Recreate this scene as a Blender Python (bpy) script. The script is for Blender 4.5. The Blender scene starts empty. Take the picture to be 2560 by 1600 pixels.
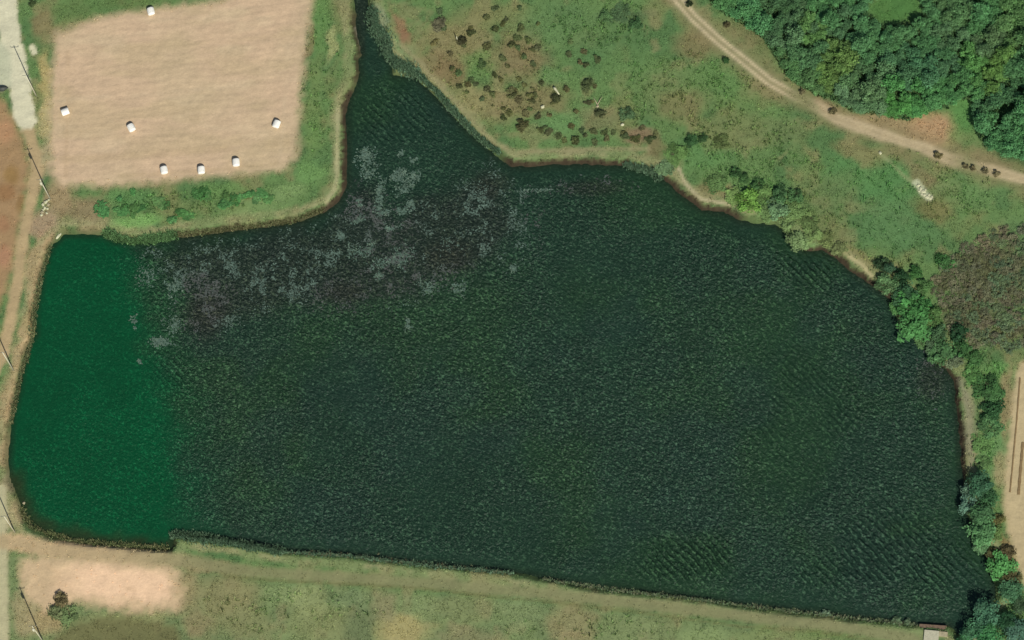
import bpy, math, random
import numpy as np
from mathutils import Vector, Matrix

random.seed(7)
rng = np.random.default_rng(11)
C = bpy.context.scene.collection
sc = bpy.context.scene

# ------------------------------------------------------------------ camera
S = 0.075                      # metres per photo pixel
W_PX, H_PX = 2560, 1600
DIST = 900.0
OFF = math.radians(20.0)       # off-nadir view, seen from the south-south-east
AZ = Vector((0.27, -0.963, 0)).normalized()
cam_pos = Vector((AZ.x * math.sin(OFF), AZ.y * math.sin(OFF), math.cos(OFF))) * DIST
fwd = (-cam_pos).normalized()
right = fwd.cross(Vector((0, 1, 0))).normalized()
upv = right.cross(fwd).normalized()
cam_data = bpy.data.cameras.new('camera')
cam_data.sensor_width = 36.0
cam_data.lens = 36.0 * DIST / (W_PX * S)
cam_data.clip_start = 10
cam_data.clip_end = 6000
cam = bpy.data.objects.new('camera', cam_data)
C.objects.link(cam)
cam.matrix_world = Matrix((
    (right.x, upv.x, -fwd.x, cam_pos.x),
    (right.y, upv.y, -fwd.y, cam_pos.y),
    (right.z, upv.z, -fwd.z, cam_pos.z),
    (0, 0, 0, 1)))
sc.camera = cam

# ------------------------------------------------------------------ light
SUN_EL = math.radians(42.0)
sd = Vector((0.41 * math.cos(SUN_EL), -0.912 * math.cos(SUN_EL), math.sin(SUN_EL))).normalized()
world = bpy.data.worlds.new('World')
sc.world = world
world.use_nodes = True
wn = world.node_tree.nodes
bg = wn['Background']
sky = wn.new('ShaderNodeTexSky')
sky.sky_type = 'NISHITA'
sky.sun_disc = False
sky.sun_elevation = SUN_EL
sky.sun_rotation = math.atan2(sd.x, sd.y)
world.node_tree.links.new(sky.outputs['Color'], bg.inputs['Color'])
bg.inputs['Strength'].default_value = 0.06
sl = bpy.data.lights.new('sun', 'SUN')
sl.energy = 4.0
sl.angle = math.radians(0.53)
sl.color = (1.0, 0.955, 0.87)
so = bpy.data.objects.new('sun', sl)
C.objects.link(so)
so.rotation_euler = (-sd).to_track_quat('-Z', 'Y').to_euler()
sc.view_settings.view_transform = 'Standard'
sc.view_settings.look = 'None'
sc.view_settings.exposure = 0.0
sc.view_settings.gamma = 1.0
sc.view_settings.use_curve_mapping = False
sc.render.resolution_x = 1024
sc.render.resolution_y = 640

# ------------------------------------------------------------------ helpers
K = 1.05
def lin(hexs):
    h = hexs.lstrip('#')
    v = [int(h[i:i + 2], 16) / 255.0 for i in (0, 2, 4)]
    return np.array([c / 12.92 if c <= 0.04045 else ((c + 0.055) / 1.055) ** 2.4 for c in v])
def alb(hexs, f=1.0):
    return lin(hexs) / K * f

_R = np.array(right); _U = np.array(upv); _F = np.array(fwd); _P = np.array(cam_pos)
def G(px, py, z=0.0):
    """photo pixel -> world point lying at height z"""
    a = (px - W_PX / 2) * S / DIST
    b = (H_PX / 2 - py) * S / DIST
    d = _F + a * _R + b * _U
    t = (z - _P[2]) / d[2]
    p = _P + t * d
    return p
def GP(pts, z=0.0):
    return np.array([G(x, y, z)[:2] for x, y in pts])

def smooth(a, b, x):
    t = np.clip((x - a) / (b - a), 0, 1)
    return t * t * (3 - 2 * t)

def seg_dist(P, a, b):
    ab = b - a
    L = float(ab @ ab) + 1e-9
    t = np.clip(((P - a) @ ab) / L, 0, 1)
    q = P - a - t[:, None] * ab
    return np.sqrt((q * q).sum(1)), t

def sdf(P, poly):
    """signed distance, negative inside"""
    n = len(poly)
    d = np.full(len(P), 1e9)
    ins = np.zeros(len(P), bool)
    x, y = P[:, 0], P[:, 1]
    for i in range(n):
        a = poly[i]; b = poly[(i + 1) % n]
        dd, _ = seg_dist(P, a, b)
        d = np.minimum(d, dd)
        if a[1] != b[1]:
            c = ((a[1] > y) != (b[1] > y)) & (x < (b[0] - a[0]) * (y - a[1]) / (b[1] - a[1]) + a[0])
            ins ^= c
    return np.where(ins, -d, d)

def line_dist(P, pts):
    d = np.full(len(P), 1e9)
    for i in range(len(pts) - 1):
        dd, _ = seg_dist(P, pts[i], pts[i + 1])
        d = np.minimum(d, dd)
    return d

_lat = rng.random((256, 256))
def vnoise(x, y, s, seed=0):
    u = x * s + seed * 17.31 + 1000; v = y * s + seed * 9.73 + 1000
    iu = np.floor(u).astype(int); iv = np.floor(v).astype(int)
    fu = u - iu; fv = v - iv
    fu = fu * fu * (3 - 2 * fu); fv = fv * fv * (3 - 2 * fv)
    a = _lat[iu % 256, iv % 256]; b = _lat[(iu + 1) % 256, iv % 256]
    c = _lat[iu % 256, (iv + 1) % 256]; d = _lat[(iu + 1) % 256, (iv + 1) % 256]
    return (a * (1 - fu) + b * fu) * (1 - fv) + (c * (1 - fu) + d * fu) * fv
def fbm(x, y, s, seed=0, oct=4):
    r = 0; amp = 0.5; tot = 0
    for o in range(oct):
        r = r + amp * vnoise(x, y, s * 2 ** o, seed + o * 3); tot += amp; amp *= 0.5
    return r / tot

def mesh_np(name, verts, faces_flat, sizes, cols=None, colname='col', smooth_shade=False, face_attr=None):
    """fast mesh from numpy arrays"""
    me = bpy.data.meshes.new(name)
    me.vertices.add(len(verts))
    me.vertices.foreach_set('co', np.asarray(verts, np.float32).ravel())
    me.loops.add(len(faces_flat))
    me.loops.foreach_set('vertex_index', np.asarray(faces_flat, np.int32))
    sizes = np.asarray(sizes, np.int32)
    me.polygons.add(len(sizes))
    st = np.concatenate(([0], np.cumsum(sizes)[:-1])).astype(np.int32)
    me.polygons.foreach_set('loop_start', st)
    if smooth_shade:
        me.polygons.foreach_set('use_smooth', np.ones(len(sizes), bool))
    if cols is not None:
        at = me.attributes.new(colname, 'FLOAT_COLOR', 'POINT')
        c4 = np.ones((len(verts), 4), np.float32); c4[:, :3] = cols
        at.data.foreach_set('color', c4.ravel())
    if face_attr is not None:
        at = me.attributes.new('lv', 'FLOAT', 'FACE')
        at.data.foreach_set('value', np.asarray(face_attr, np.float32))
    me.update(calc_edges=True)
    me.validate()
    return me

def put(name, me, mat=None, parent=None, loc=None, rot=None, scale=None):
    o = bpy.data.objects.new(name, me)
    C.objects.link(o)
    if mat is not None and me is not None and len(me.materials) == 0:
        me.materials.append(mat)
    if parent is not None:
        o.parent = parent
    if loc is not None: o.location = loc
    if rot is not None: o.rotation_euler = rot
    if scale is not None: o.scale = scale
    return o
def tag(o, label=None, cat=None, group=None, kind=None):
    if label: o['label'] = label
    if cat: o['category'] = cat
    if group: o['group'] = group
    if kind: o['kind'] = kind
    return o

class MB:
    """collects shapes into one mesh"""
    def __init__(s): s.v = []; s.f = []; s.m = []
    def add(s, vs, fs, mi=0):
        o = len(s.v); s.v += [tuple(v) for v in vs]
        s.f += [tuple(i + o for i in f) for f in fs]; s.m += [mi] * len(fs)
    def tube(s, pts, rads, n=8, mi=0, cap=True):
        pts = [Vector(p) for p in pts]; rings = []
        vs = []; fs = []
        for i, p in enumerate(pts):
            d = (pts[min(i + 1, len(pts) - 1)] - pts[max(i - 1, 0)]).normalized()
            a = d.orthogonal().normalized(); b = d.cross(a)
            for k in range(n):
                t = 2 * math.pi * k / n
                vs.append(p + (a * math.cos(t) + b * math.sin(t)) * rads[i])
        for i in range(len(pts) - 1):
            for k in range(n):
                fs.append((i * n + k, i * n + (k + 1) % n, (i + 1) * n + (k + 1) % n, (i + 1) * n + k))
        if cap:
            fs.append(tuple(range(n - 1, -1, -1)))
            fs.append(tuple((len(pts) - 1) * n + k for k in range(n)))
        s.add(vs, fs, mi)
    def box(s, c, sx, sy, sz, rz=0.0, bev=0.0, mi=0):
        c = Vector(c); ca, sa = math.cos(rz), math.sin(rz)
        b = min(bev, sx * .45, sy * .45, sz * .45)
        def P(x, y, z): return (c.x + x * ca - y * sa, c.y + x * sa + y * ca, c.z + z)
        if b <= 0:
            vs = [P(x * sx / 2, y * sy / 2, z * sz / 2) for z in (-1, 1) for y in (-1, 1) for x in (-1, 1)]
            fs = [(0, 2, 3, 1), (4, 5, 7, 6), (0, 1, 5, 4), (2, 6, 7, 3), (0, 4, 6, 2), (1, 3, 7, 5)]
            s.add(vs, fs, mi); return
        def ring(hx, hy, z):
            k = b
            return [P(hx - k, -hy, z), P(hx, -hy + k, z), P(hx, hy - k, z), P(hx - k, hy, z),
                    P(-hx + k, hy, z), P(-hx, hy - k, z), P(-hx, -hy + k, z), P(-hx + k, -hy, z)]
        hx, hy, hz = sx / 2, sy / 2, sz / 2
        rs = [ring(hx - b * .6, hy - b * .6, -hz), ring(hx, hy, -hz + b), ring(hx, hy, hz - b), ring(hx - b * .6, hy - b * .6, hz)]
        vs = [v for r in rs for v in r]; fs = []
        for i in range(3):
            for k in range(8):
                fs.append((i * 8 + k, i * 8 + (k + 1) % 8, (i + 1) * 8 + (k + 1) % 8, (i + 1) * 8 + k))
        fs.append(tuple(range(7, -1, -1))); fs.append(tuple(24 + k for k in range(8)))
        s.add(vs, fs, mi)
    def mesh(s, name, smooth_shade=False):
        me = bpy.data.meshes.new(name)
        me.from_pydata(s.v, [], s.f)
        for p, m in zip(me.polygons, s.m):
            p.material_index = m; p.use_smooth = smooth_shade
        me.update()
        return me

# ------------------------------------------------------------------ materials
def new_mat(name):
    m = bpy.data.materials.new(name); m.use_nodes = True
    nt = m.node_tree; b = nt.nodes['Principled BSDF']
    return m, nt, b
def node(nt, t, **kw):
    n = nt.nodes.new(t)
    for k, v in kw.items():
        if k.startswith('i_'):
            n.inputs[k[2:].replace('_', ' ')].default_value = v
        else:
            setattr(n, k, v)
    return n
def mult_noise(nt, col_socket, scales, lo, hi, vec=None):
    """multiply a colour by procedural grain"""
    tc = vec
    if tc is None:
        g = node(nt, 'ShaderNodeNewGeometry'); tc = g.outputs['Position']
    cur = col_socket
    for s, l, h in zip(scales, lo, hi):
        nz = node(nt, 'ShaderNodeTexNoise'); nz.inputs['Scale'].default_value = s
        nz.inputs['Detail'].default_value = 3.0; nz.inputs['Roughness'].default_value = 0.6
        nt.links.new(tc, nz.inputs['Vector'])
        mr = node(nt, 'ShaderNodeMapRange')
        mr.inputs['From Min'].default_value = 0.28; mr.inputs['From Max'].default_value = 0.72
        mr.inputs['To Min'].default_value = l; mr.inputs['To Max'].default_value = h
        nt.links.new(nz.outputs['Fac'], mr.inputs['Value'])
        mx = node(nt, 'ShaderNodeVectorMath', operation='MULTIPLY')
        nt.links.new(cur, mx.inputs[0]); nt.links.new(mr.outputs['Result'], mx.inputs[1])
        cur = mx.outputs[0]
    return cur

def ground_material():
    m, nt, b = new_mat('ground_cover')
    at = node(nt, 'ShaderNodeAttribute', attribute_name='col')
    fm = node(nt, 'ShaderNodeAttribute', attribute_name='furrow')
    geo = node(nt, 'ShaderNodeNewGeometry')
    c = mult_noise(nt, at.outputs['Color'], (0.35, 1.6, 5.0), (0.93, 0.93, 0.94), (1.07, 1.07, 1.06), geo.outputs['Position'])
    nt.links.new(c, b.inputs['Base Color'])
    b.inputs['Roughness'].default_value = 0.95
    b.inputs['Specular IOR Level'].default_value = 0.15
    # plough lines on the bare fields
    mp = node(nt, 'ShaderNodeMapping')
    mp.inputs['Rotation'].default_value = (0, 0, math.radians(-5.0))
    nt.links.new(geo.outputs['Position'], mp.inputs['Vector'])
    wv = node(nt, 'ShaderNodeTexWave', wave_type='BANDS', bands_direction='Y')
    wv.inputs['Scale'].default_value = 0.22; wv.inputs['Distortion'].default_value = 7.0
    wv.inputs['Detail'].default_value = 3.0; wv.inputs['Detail Scale'].default_value = 0.5
    nt.links.new(mp.outputs['Vector'], wv.inputs['Vector'])
    mul = node(nt, 'ShaderNodeMath', operation='MULTIPLY')
    nt.links.new(wv.outputs['Fac'], mul.inputs[0]); nt.links.new(fm.outputs['Fac'], mul.inputs[1])
    mul.use_clamp = False
    nz = node(nt, 'ShaderNodeTexNoise'); nz.inputs['Scale'].default_value = 2.2; nz.inputs['Detail'].default_value = 4
    nt.links.new(geo.outputs['Position'], nz.inputs['Vector'])
    sc_n = node(nt, 'ShaderNodeMath', operation='MULTIPLY'); sc_n.inputs[1].default_value = 0.05
    nt.links.new(nz.outputs['Fac'], sc_n.inputs[0])
    sc_w = node(nt, 'ShaderNodeMath', operation='MULTIPLY'); sc_w.inputs[1].default_value = 0.016
    nt.links.new(mul.outputs[0], sc_w.inputs[0])
    ad = node(nt, 'ShaderNodeMath', operation='ADD')
    nt.links.new(sc_n.outputs[0], ad.inputs[0]); nt.links.new(sc_w.outputs[0], ad.inputs[1])
    bp = node(nt, 'ShaderNodeBump'); bp.inputs['Strength'].default_value = 1.0; bp.inputs['Distance'].default_value = 1.0
    nt.links.new(ad.outputs[0], bp.inputs['Height'])
    nt.links.new(bp.outputs['Normal'], b.inputs['Normal'])
    return m

def water_material():
    m, nt, b = new_mat('pond_water')
    at = node(nt, 'ShaderNodeAttribute', attribute_name='col')
    wa = node(nt, 'ShaderNodeAttribute', attribute_name='wave')
    sw = node(nt, 'ShaderNodeAttribute', attribute_name='swell')
    geo = node(nt, 'ShaderNodeNewGeometry')
    c = mult_noise(nt, at.outputs['Color'], (0.07, 0.5), (0.90, 0.92), (1.10, 1.08), geo.outputs['Position'])
    # short crests running from upper left to lower right
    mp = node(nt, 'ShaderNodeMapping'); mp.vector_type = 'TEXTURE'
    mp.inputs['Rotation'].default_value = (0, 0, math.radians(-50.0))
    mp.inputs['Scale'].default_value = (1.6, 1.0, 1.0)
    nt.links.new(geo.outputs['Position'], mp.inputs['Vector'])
    # pale sky glints of the ripples, painted into the base colour as flecks
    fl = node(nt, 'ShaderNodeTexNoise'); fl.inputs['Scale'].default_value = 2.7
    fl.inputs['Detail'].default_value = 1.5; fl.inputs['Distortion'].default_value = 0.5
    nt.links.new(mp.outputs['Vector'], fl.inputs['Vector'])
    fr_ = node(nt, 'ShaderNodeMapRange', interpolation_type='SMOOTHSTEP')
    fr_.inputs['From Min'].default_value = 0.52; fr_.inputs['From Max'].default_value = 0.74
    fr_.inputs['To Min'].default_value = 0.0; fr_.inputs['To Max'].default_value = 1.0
    mp2 = node(nt, 'ShaderNodeMapping'); mp2.inputs['Rotation'].default_value = (0, 0, math.radians(50.0))
    nt.links.new(geo.outputs['Position'], mp2.inputs['Vector'])
    wv = node(nt, 'ShaderNodeTexWave', wave_type='BANDS', bands_direction='Y')
    wv.inputs['Scale'].default_value = 0.27; wv.inputs['Distortion'].default_value = 4.5
    wv.inputs['Detail'].default_value = 2.0; wv.inputs['Detail Scale'].default_value = 0.6
    nt.links.new(mp2.outputs['Vector'], wv.inputs['Vector'])
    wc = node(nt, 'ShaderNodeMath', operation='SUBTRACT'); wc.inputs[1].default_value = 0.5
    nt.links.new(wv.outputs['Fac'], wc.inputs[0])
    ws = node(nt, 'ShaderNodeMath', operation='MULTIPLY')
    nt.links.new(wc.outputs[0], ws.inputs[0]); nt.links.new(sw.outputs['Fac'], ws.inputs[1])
    fa = node(nt, 'ShaderNodeMath', operation='MULTIPLY_ADD'); fa.inputs[1].default_value = 0.16  # swell bands shift the painted glint mask as well
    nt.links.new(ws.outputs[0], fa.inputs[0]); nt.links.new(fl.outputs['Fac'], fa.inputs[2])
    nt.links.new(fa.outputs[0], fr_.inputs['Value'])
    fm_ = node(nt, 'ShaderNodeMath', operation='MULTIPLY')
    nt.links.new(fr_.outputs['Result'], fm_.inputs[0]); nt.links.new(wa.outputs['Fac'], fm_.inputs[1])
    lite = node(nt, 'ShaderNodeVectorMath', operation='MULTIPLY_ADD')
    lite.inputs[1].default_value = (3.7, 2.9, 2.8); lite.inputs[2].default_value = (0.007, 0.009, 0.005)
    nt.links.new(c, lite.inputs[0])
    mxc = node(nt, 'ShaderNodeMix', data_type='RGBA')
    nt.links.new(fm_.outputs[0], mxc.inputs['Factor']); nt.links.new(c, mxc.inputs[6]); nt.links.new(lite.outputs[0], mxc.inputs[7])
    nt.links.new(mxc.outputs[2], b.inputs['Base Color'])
    b.inputs['Roughness'].default_value = 0.5
    b.inputs['IOR'].default_value = 1.333
    n1 = node(nt, 'ShaderNodeTexNoise'); n1.inputs['Scale'].default_value = 2.1
    n1.inputs['Detail'].default_value = 1.2; n1.inputs['Roughness'].default_value = 0.5; n1.inputs['Distortion'].default_value = 0.4
    mp3 = node(nt, 'ShaderNodeMapping'); mp3.vector_type = 'TEXTURE'
    mp3.inputs['Location'].default_value = (237.0, -461.0, 33.0)
    mp3.inputs['Rotation'].default_value = (0, 0, math.radians(-43.0))
    mp3.inputs['Scale'].default_value = (1.6, 1.0, 1.0)
    nt.links.new(geo.outputs['Position'], mp3.inputs['Vector'])
    nt.links.new(mp3.outputs['Vector'], n1.inputs['Vector'])
    n2 = node(nt, 'ShaderNodeTexNoise'); n2.inputs['Scale'].default_value = 3.4; n2.inputs['Detail'].default_value = 2.0
    of2 = node(nt, 'ShaderNodeVectorMath', operation='ADD'); of2.inputs[1].default_value = (-812.0, 377.0, 91.0)
    nt.links.new(geo.outputs['Position'], of2.inputs[0]); nt.links.new(of2.outputs[0], n2.inputs['Vector'])
    mix = node(nt, 'ShaderNodeMath', operation='MULTIPLY_ADD'); mix.inputs[1].default_value = 0.45
    nt.links.new(n2.outputs['Fac'], mix.inputs[0]); nt.links.new(n1.outputs['Fac'], mix.inputs[2])
    am = node(nt, 'ShaderNodeMath', operation='MULTIPLY')
    nt.links.new(mix.outputs[0], am.inputs[0]); nt.links.new(wa.outputs['Fac'], am.inputs[1])
    ad = node(nt, 'ShaderNodeMath', operation='MULTIPLY_ADD'); ad.inputs[1].default_value = 0.7
    nt.links.new(ws.outputs[0], ad.inputs[0]); nt.links.new(am.outputs[0], ad.inputs[2])
    bp = node(nt, 'ShaderNodeBump'); bp.inputs['Strength'].default_value = 1.0; bp.inputs['Distance'].default_value = 0.42
    nt.links.new(ad.outputs[0], bp.inputs['Height'])
    nt.links.new(bp.outputs['Normal'], b.inputs['Normal'])
    return m

def attr_material(name, rough=0.8, trans=0.0):
    m, nt, b = new_mat(name)
    at = node(nt, 'ShaderNodeAttribute', attribute_name='col')
    nt.links.new(at.outputs['Color'], b.inputs['Base Color'])
    b.inputs['Roughness'].default_value = rough
    b.inputs['Specular IOR Level'].default_value = 0.2
    return m

def leaf_material():
    """foliage: tint of the plant times the tone of each leaf"""
    m, nt, b = new_mat('foliage')
    oi = node(nt, 'ShaderNodeObjectInfo')
    at = node(nt, 'ShaderNodeAttribute', attribute_name='lv')
    mx = node(nt, 'ShaderNodeVectorMath', operation='MULTIPLY')
    nt.links.new(oi.outputs['Color'], mx.inputs[0]); nt.links.new(at.outputs['Fac'], mx.inputs[1])
    geo = node(nt, 'ShaderNodeNewGeometry')
    c = mult_noise(nt, mx.outputs[0], (0.9,), (0.78,), (1.22,), geo.outputs['Position'])
    nt.links.new(c, b.inputs['Base Color'])
    b.inputs['Roughness'].default_value = 0.65
    b.inputs['Specular IOR Level'].default_value = 0.25
    tr = node(nt, 'ShaderNodeBsdfTranslucent'); nt.links.new(c, tr.inputs['Color'])
    ms = node(nt, 'ShaderNodeMixShader'); ms.inputs['Fac'].default_value = 0.32
    out = nt.nodes['Material Output']
    nt.links.new(b.outputs[0], ms.inputs[1]); nt.links.new(tr.outputs[0], ms.inputs[2])
    nt.links.new(ms.outputs[0], out.inputs['Surface'])
    return m

def plain(name, hexs, rough=0.8, grain=(3.0, 14.0), amt=0.15, bump=0.01, metal=0.0):
    m, nt, b = new_mat(name)
    rgb = node(nt, 'ShaderNodeRGB'); a = alb(hexs); rgb.outputs[0].default_value = (*a, 1)
    tcn = node(nt, 'ShaderNodeTexCoord')
    c = mult_noise(nt, rgb.outputs[0], grain, (1 - amt,) * len(grain), (1 + amt,) * len(grain), tcn.outputs['Object'])
    nt.links.new(c, b.inputs['Base Color'])
    b.inputs['Roughness'].default_value = rough; b.inputs['Metallic'].default_value = metal
    if bump:
        nz = node(nt, 'ShaderNodeTexNoise'); nz.inputs['Scale'].default_value = 9
        nt.links.new(tcn.outputs['Object'], nz.inputs['Vector'])
        bp = node(nt, 'ShaderNodeBump'); bp.inputs['Distance'].default_value = bump
        nt.links.new(nz.outputs['Fac'], bp.inputs['Height']); nt.links.new(bp.outputs['Normal'], b.inputs['Normal'])
    return m

M_ground = ground_material()
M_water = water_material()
M_grass = attr_material('grass_blades', 0.75)
M_weed = attr_material('floating_weed', 0.5)
M_leaf = leaf_material()
M_bark = plain('bark', '#4a4032', 0.9)
M_concrete = plain('concrete', '#b9b69c', 0.9)
M_pole = plain('pole_concrete', '#cfcbb0', 0.85, amt=0.08)
M_steel = plain('galvanised_steel', '#6f7370', 0.5, metal=0.3)
M_wrap = plain('bale_wrap', '#fbf9ee', 0.45, amt=0.03)
M_twine = plain('bale_seam', '#d9d8cf', 0.5, amt=0.05)
M_stone = plain('pale_stone', '#c9c8a4', 0.9, amt=0.2)
M_stone_d = plain('tan_stone', '#a99f80', 0.9, amt=0.2)
M_tarp = plain('dark_tarp', '#3a4038', 0.6)
M_mulch = plain('dark_mulch', '#85704c', 0.8, amt=.2)
M_mud = plain('damp_concrete', '#75614f', 0.9, amt=0.25)

# ------------------------------------------------------------------ layout traced on the ground
ZW = -0.9       # water level; the surrounding land is at 0
water_px = [(884,-60),(886,0),(889,50),(893,90),(900,120),(905,138),(894,150),(900,185),(886,225),(874,245),(864,285),(866,320),(866,400),
 (865,468),(848,503),(812,528),(760,552),(700,562),(640,570),(580,578),(520,585),(455,592),(400,600),(335,606),(290,602),(262,588),(235,585),(160,586),
 (146,600),(128,614),(115,640),(104,690),(94,744),(84,784),(88,838),(66,866),(54,927),(41,990),(28,1043),(25,1091),(20,1157),(28,1205),
 (48,1253),(54,1288),(76,1312),(128,1342),(225,1360),(317,1367),(400,1374),(430,1374),(437,1338),(500,1345),(560,1353),(640,1364),(711,1378),
 (865,1388),(957,1398),(1063,1412),(1169,1420),(1280,1431),(1359,1446),(1465,1467),(1545,1475),(1677,1489),(1809,1507),(1902,1519),(2052,1536),
 (2185,1551),(2304,1564),(2372,1564),(2395,1590),(2420,1588),(2462,1535),(2492,1490),(2490,1462),(2480,1425),(2472,1385),(2440,1353),(2422,1290),
 (2406,1262),(2412,1226),(2409,1200),(2404,1165),(2399,1091),(2391,1012),(2386,950),(2370,929),(2335,902),(2321,868),(2312,838),(2262,828),
 (2246,802),(2234,760),(2217,740),(2185,717),(2133,682),(2093,648),(2053,625),(2013,627),(1986,612),(1968,584),(1936,561),(1915,560),(1849,552),
 (1820,532),(1756,524),(1703,489),(1672,455),(1650,444),(1624,431),(1571,415),(1465,411),(1386,411),(1320,416),(1280,416),(1260,404),(1248,392),
 (1196,354),(1143,300),(1090,240),(1037,192),(984,187),(981,160),(958,133),(955,101),(926,76),(927,26),(921,0),(918,-60)]
water_poly = GP(water_px, ZW)

field_nw = GP([(140,85),(240,45),(380,25),(560,0),(780,-70),(778,0),(770,60),(760,140),(750,240),(742,340),(738,395),(700,425),(560,438),(430,450),(300,462),(150,462),(128,430),(128,250)])
field_e = GP([(2556,905),(2700,880),(2700,1700),(2600,1560),(2562,1470),(2540,1400),(2520,1330),(2508,1262),(2512,1200),(2520,1120),(2530,1010),(2540,935)])
sand_poly = GP([(55,1400),(150,1388),(300,1395),(440,1412),(455,1470),(455,1525),(380,1532),(300,1528),(200,1505),(110,1530),(50,1480)])
hollow_poly = GP([(175,1562),(260,1540),(350,1545),(440,1562),(455,1620),(110,1620)])
red_poly = GP([(-60,225),(0,240),(35,300),(62,370),(74,430),(62,490),(45,580),(30,680),(0,760),(-60,800)])
conc_road = GP([(14,-60),(20,60),(35,140),(48,210),(58,270),(64,300)])
conc_yard = GP([(-60,95),(0,105),(26,130),(30,215),(0,228),(-60,240)])
dirt_road = GP([(62,300),(84,365),(94,425),(82,480),(64,560),(52,640),(42,720),(26,800),(8,880),(-30,960)])
edge_road = GP([(0,1225),(4,1300),(5,1400),(6,1500),(8,1680)])
dike_path = GP([(10,1352),(130,1372),(300,1388),(450,1402),(640,1430),(800,1440),(960,1451),(1120,1463),(1280,1477),(1440,1492),(1600,1511),(1750,1527),(1900,1546),(2050,1562),(2170,1578),(2280,1598),(2330,1640)])
dike_rut = GP([(560,1440),(700,1453),(900,1462),(1060,1472),(1280,1497),(1420,1510),(1600,1532),(1850,1566),(2020,1577),(2160,1598),(2260,1620)])
track = GP([(1640,-70),(1688,-10),(1735,45),(1795,100),(1860,152),(1925,205),(1985,238),(2035,262),(2090,296),(2150,318),(2230,344),(2310,370),(2370,396),(2450,418),(2560,448),(2700,490)])

# ------------------------------------------------------------------ ground grid
dx = 0.4
def axis(lo, hi):
    core = list(np.arange(lo, hi + 1e-6, dx))
    out = []; s = dx
    while s < 400: s *= 1.6; out.append(s)
    up_ = hi + np.cumsum(out); dn = lo - np.cumsum(out)
    return np.array(list(dn[::-1]) + core + list(up_))
gx = axis(-104.0, 104.0); gy = axis(-76.0, 76.0)
X, Y = np.meshgrid(gx, gy)
P = np.stack([X.ravel(), Y.ravel()], 1)
x, y = P[:, 0], P[:, 1]
NV = len(P)
n_small = fbm(x, y, 0.9, 1, 3)
n_mid = fbm(x, y, 0.22, 2, 4)
n_big = fbm(x, y, 0.06, 3, 3)
n_fine = vnoise(x, y, 2.3, 4)

d_water = sdf(P, water_poly) + (n_small - 0.5) * 0.7
bankw = 1.35 + (n_mid - 0.5) * 1.4
t = np.clip(d_water / bankw, 0, 1)
H = np.where(d_water > 0, ZW + (0 - ZW) * (1 - (1 - t) ** 1.7), np.maximum(ZW + d_water * 0.55, ZW - 1.6))
land = d_water > bankw
H = H + np.where(land, (n_small - 0.5) * 0.16 + (n_mid - 0.5) * 0.25 * smooth(0, 4, d_water - bankw), 0)

def blend(col, c, w):
    w = np.clip(w, 0, 1)[:, None]
    return col * (1 - w) + np.asarray(c) * w

gA, gB, gC, gD = alb('#5a7a48'), alb('#6a7a4c'), alb('#4e7043'), alb('#7c7d57')
col = np.tile(gA, (NV, 1))
col = blend(col, gC, smooth(0.45, 0.7, n_mid))
col = blend(col, gB, smooth(0.5, 0.75, fbm(x, y, 0.15, 9)))
col = blend(col, gD, 0.55 * smooth(0.55, 0.75, fbm(x, y, 0.3, 12)))
grassy = np.ones(NV)          # how much grass grows here

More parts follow.
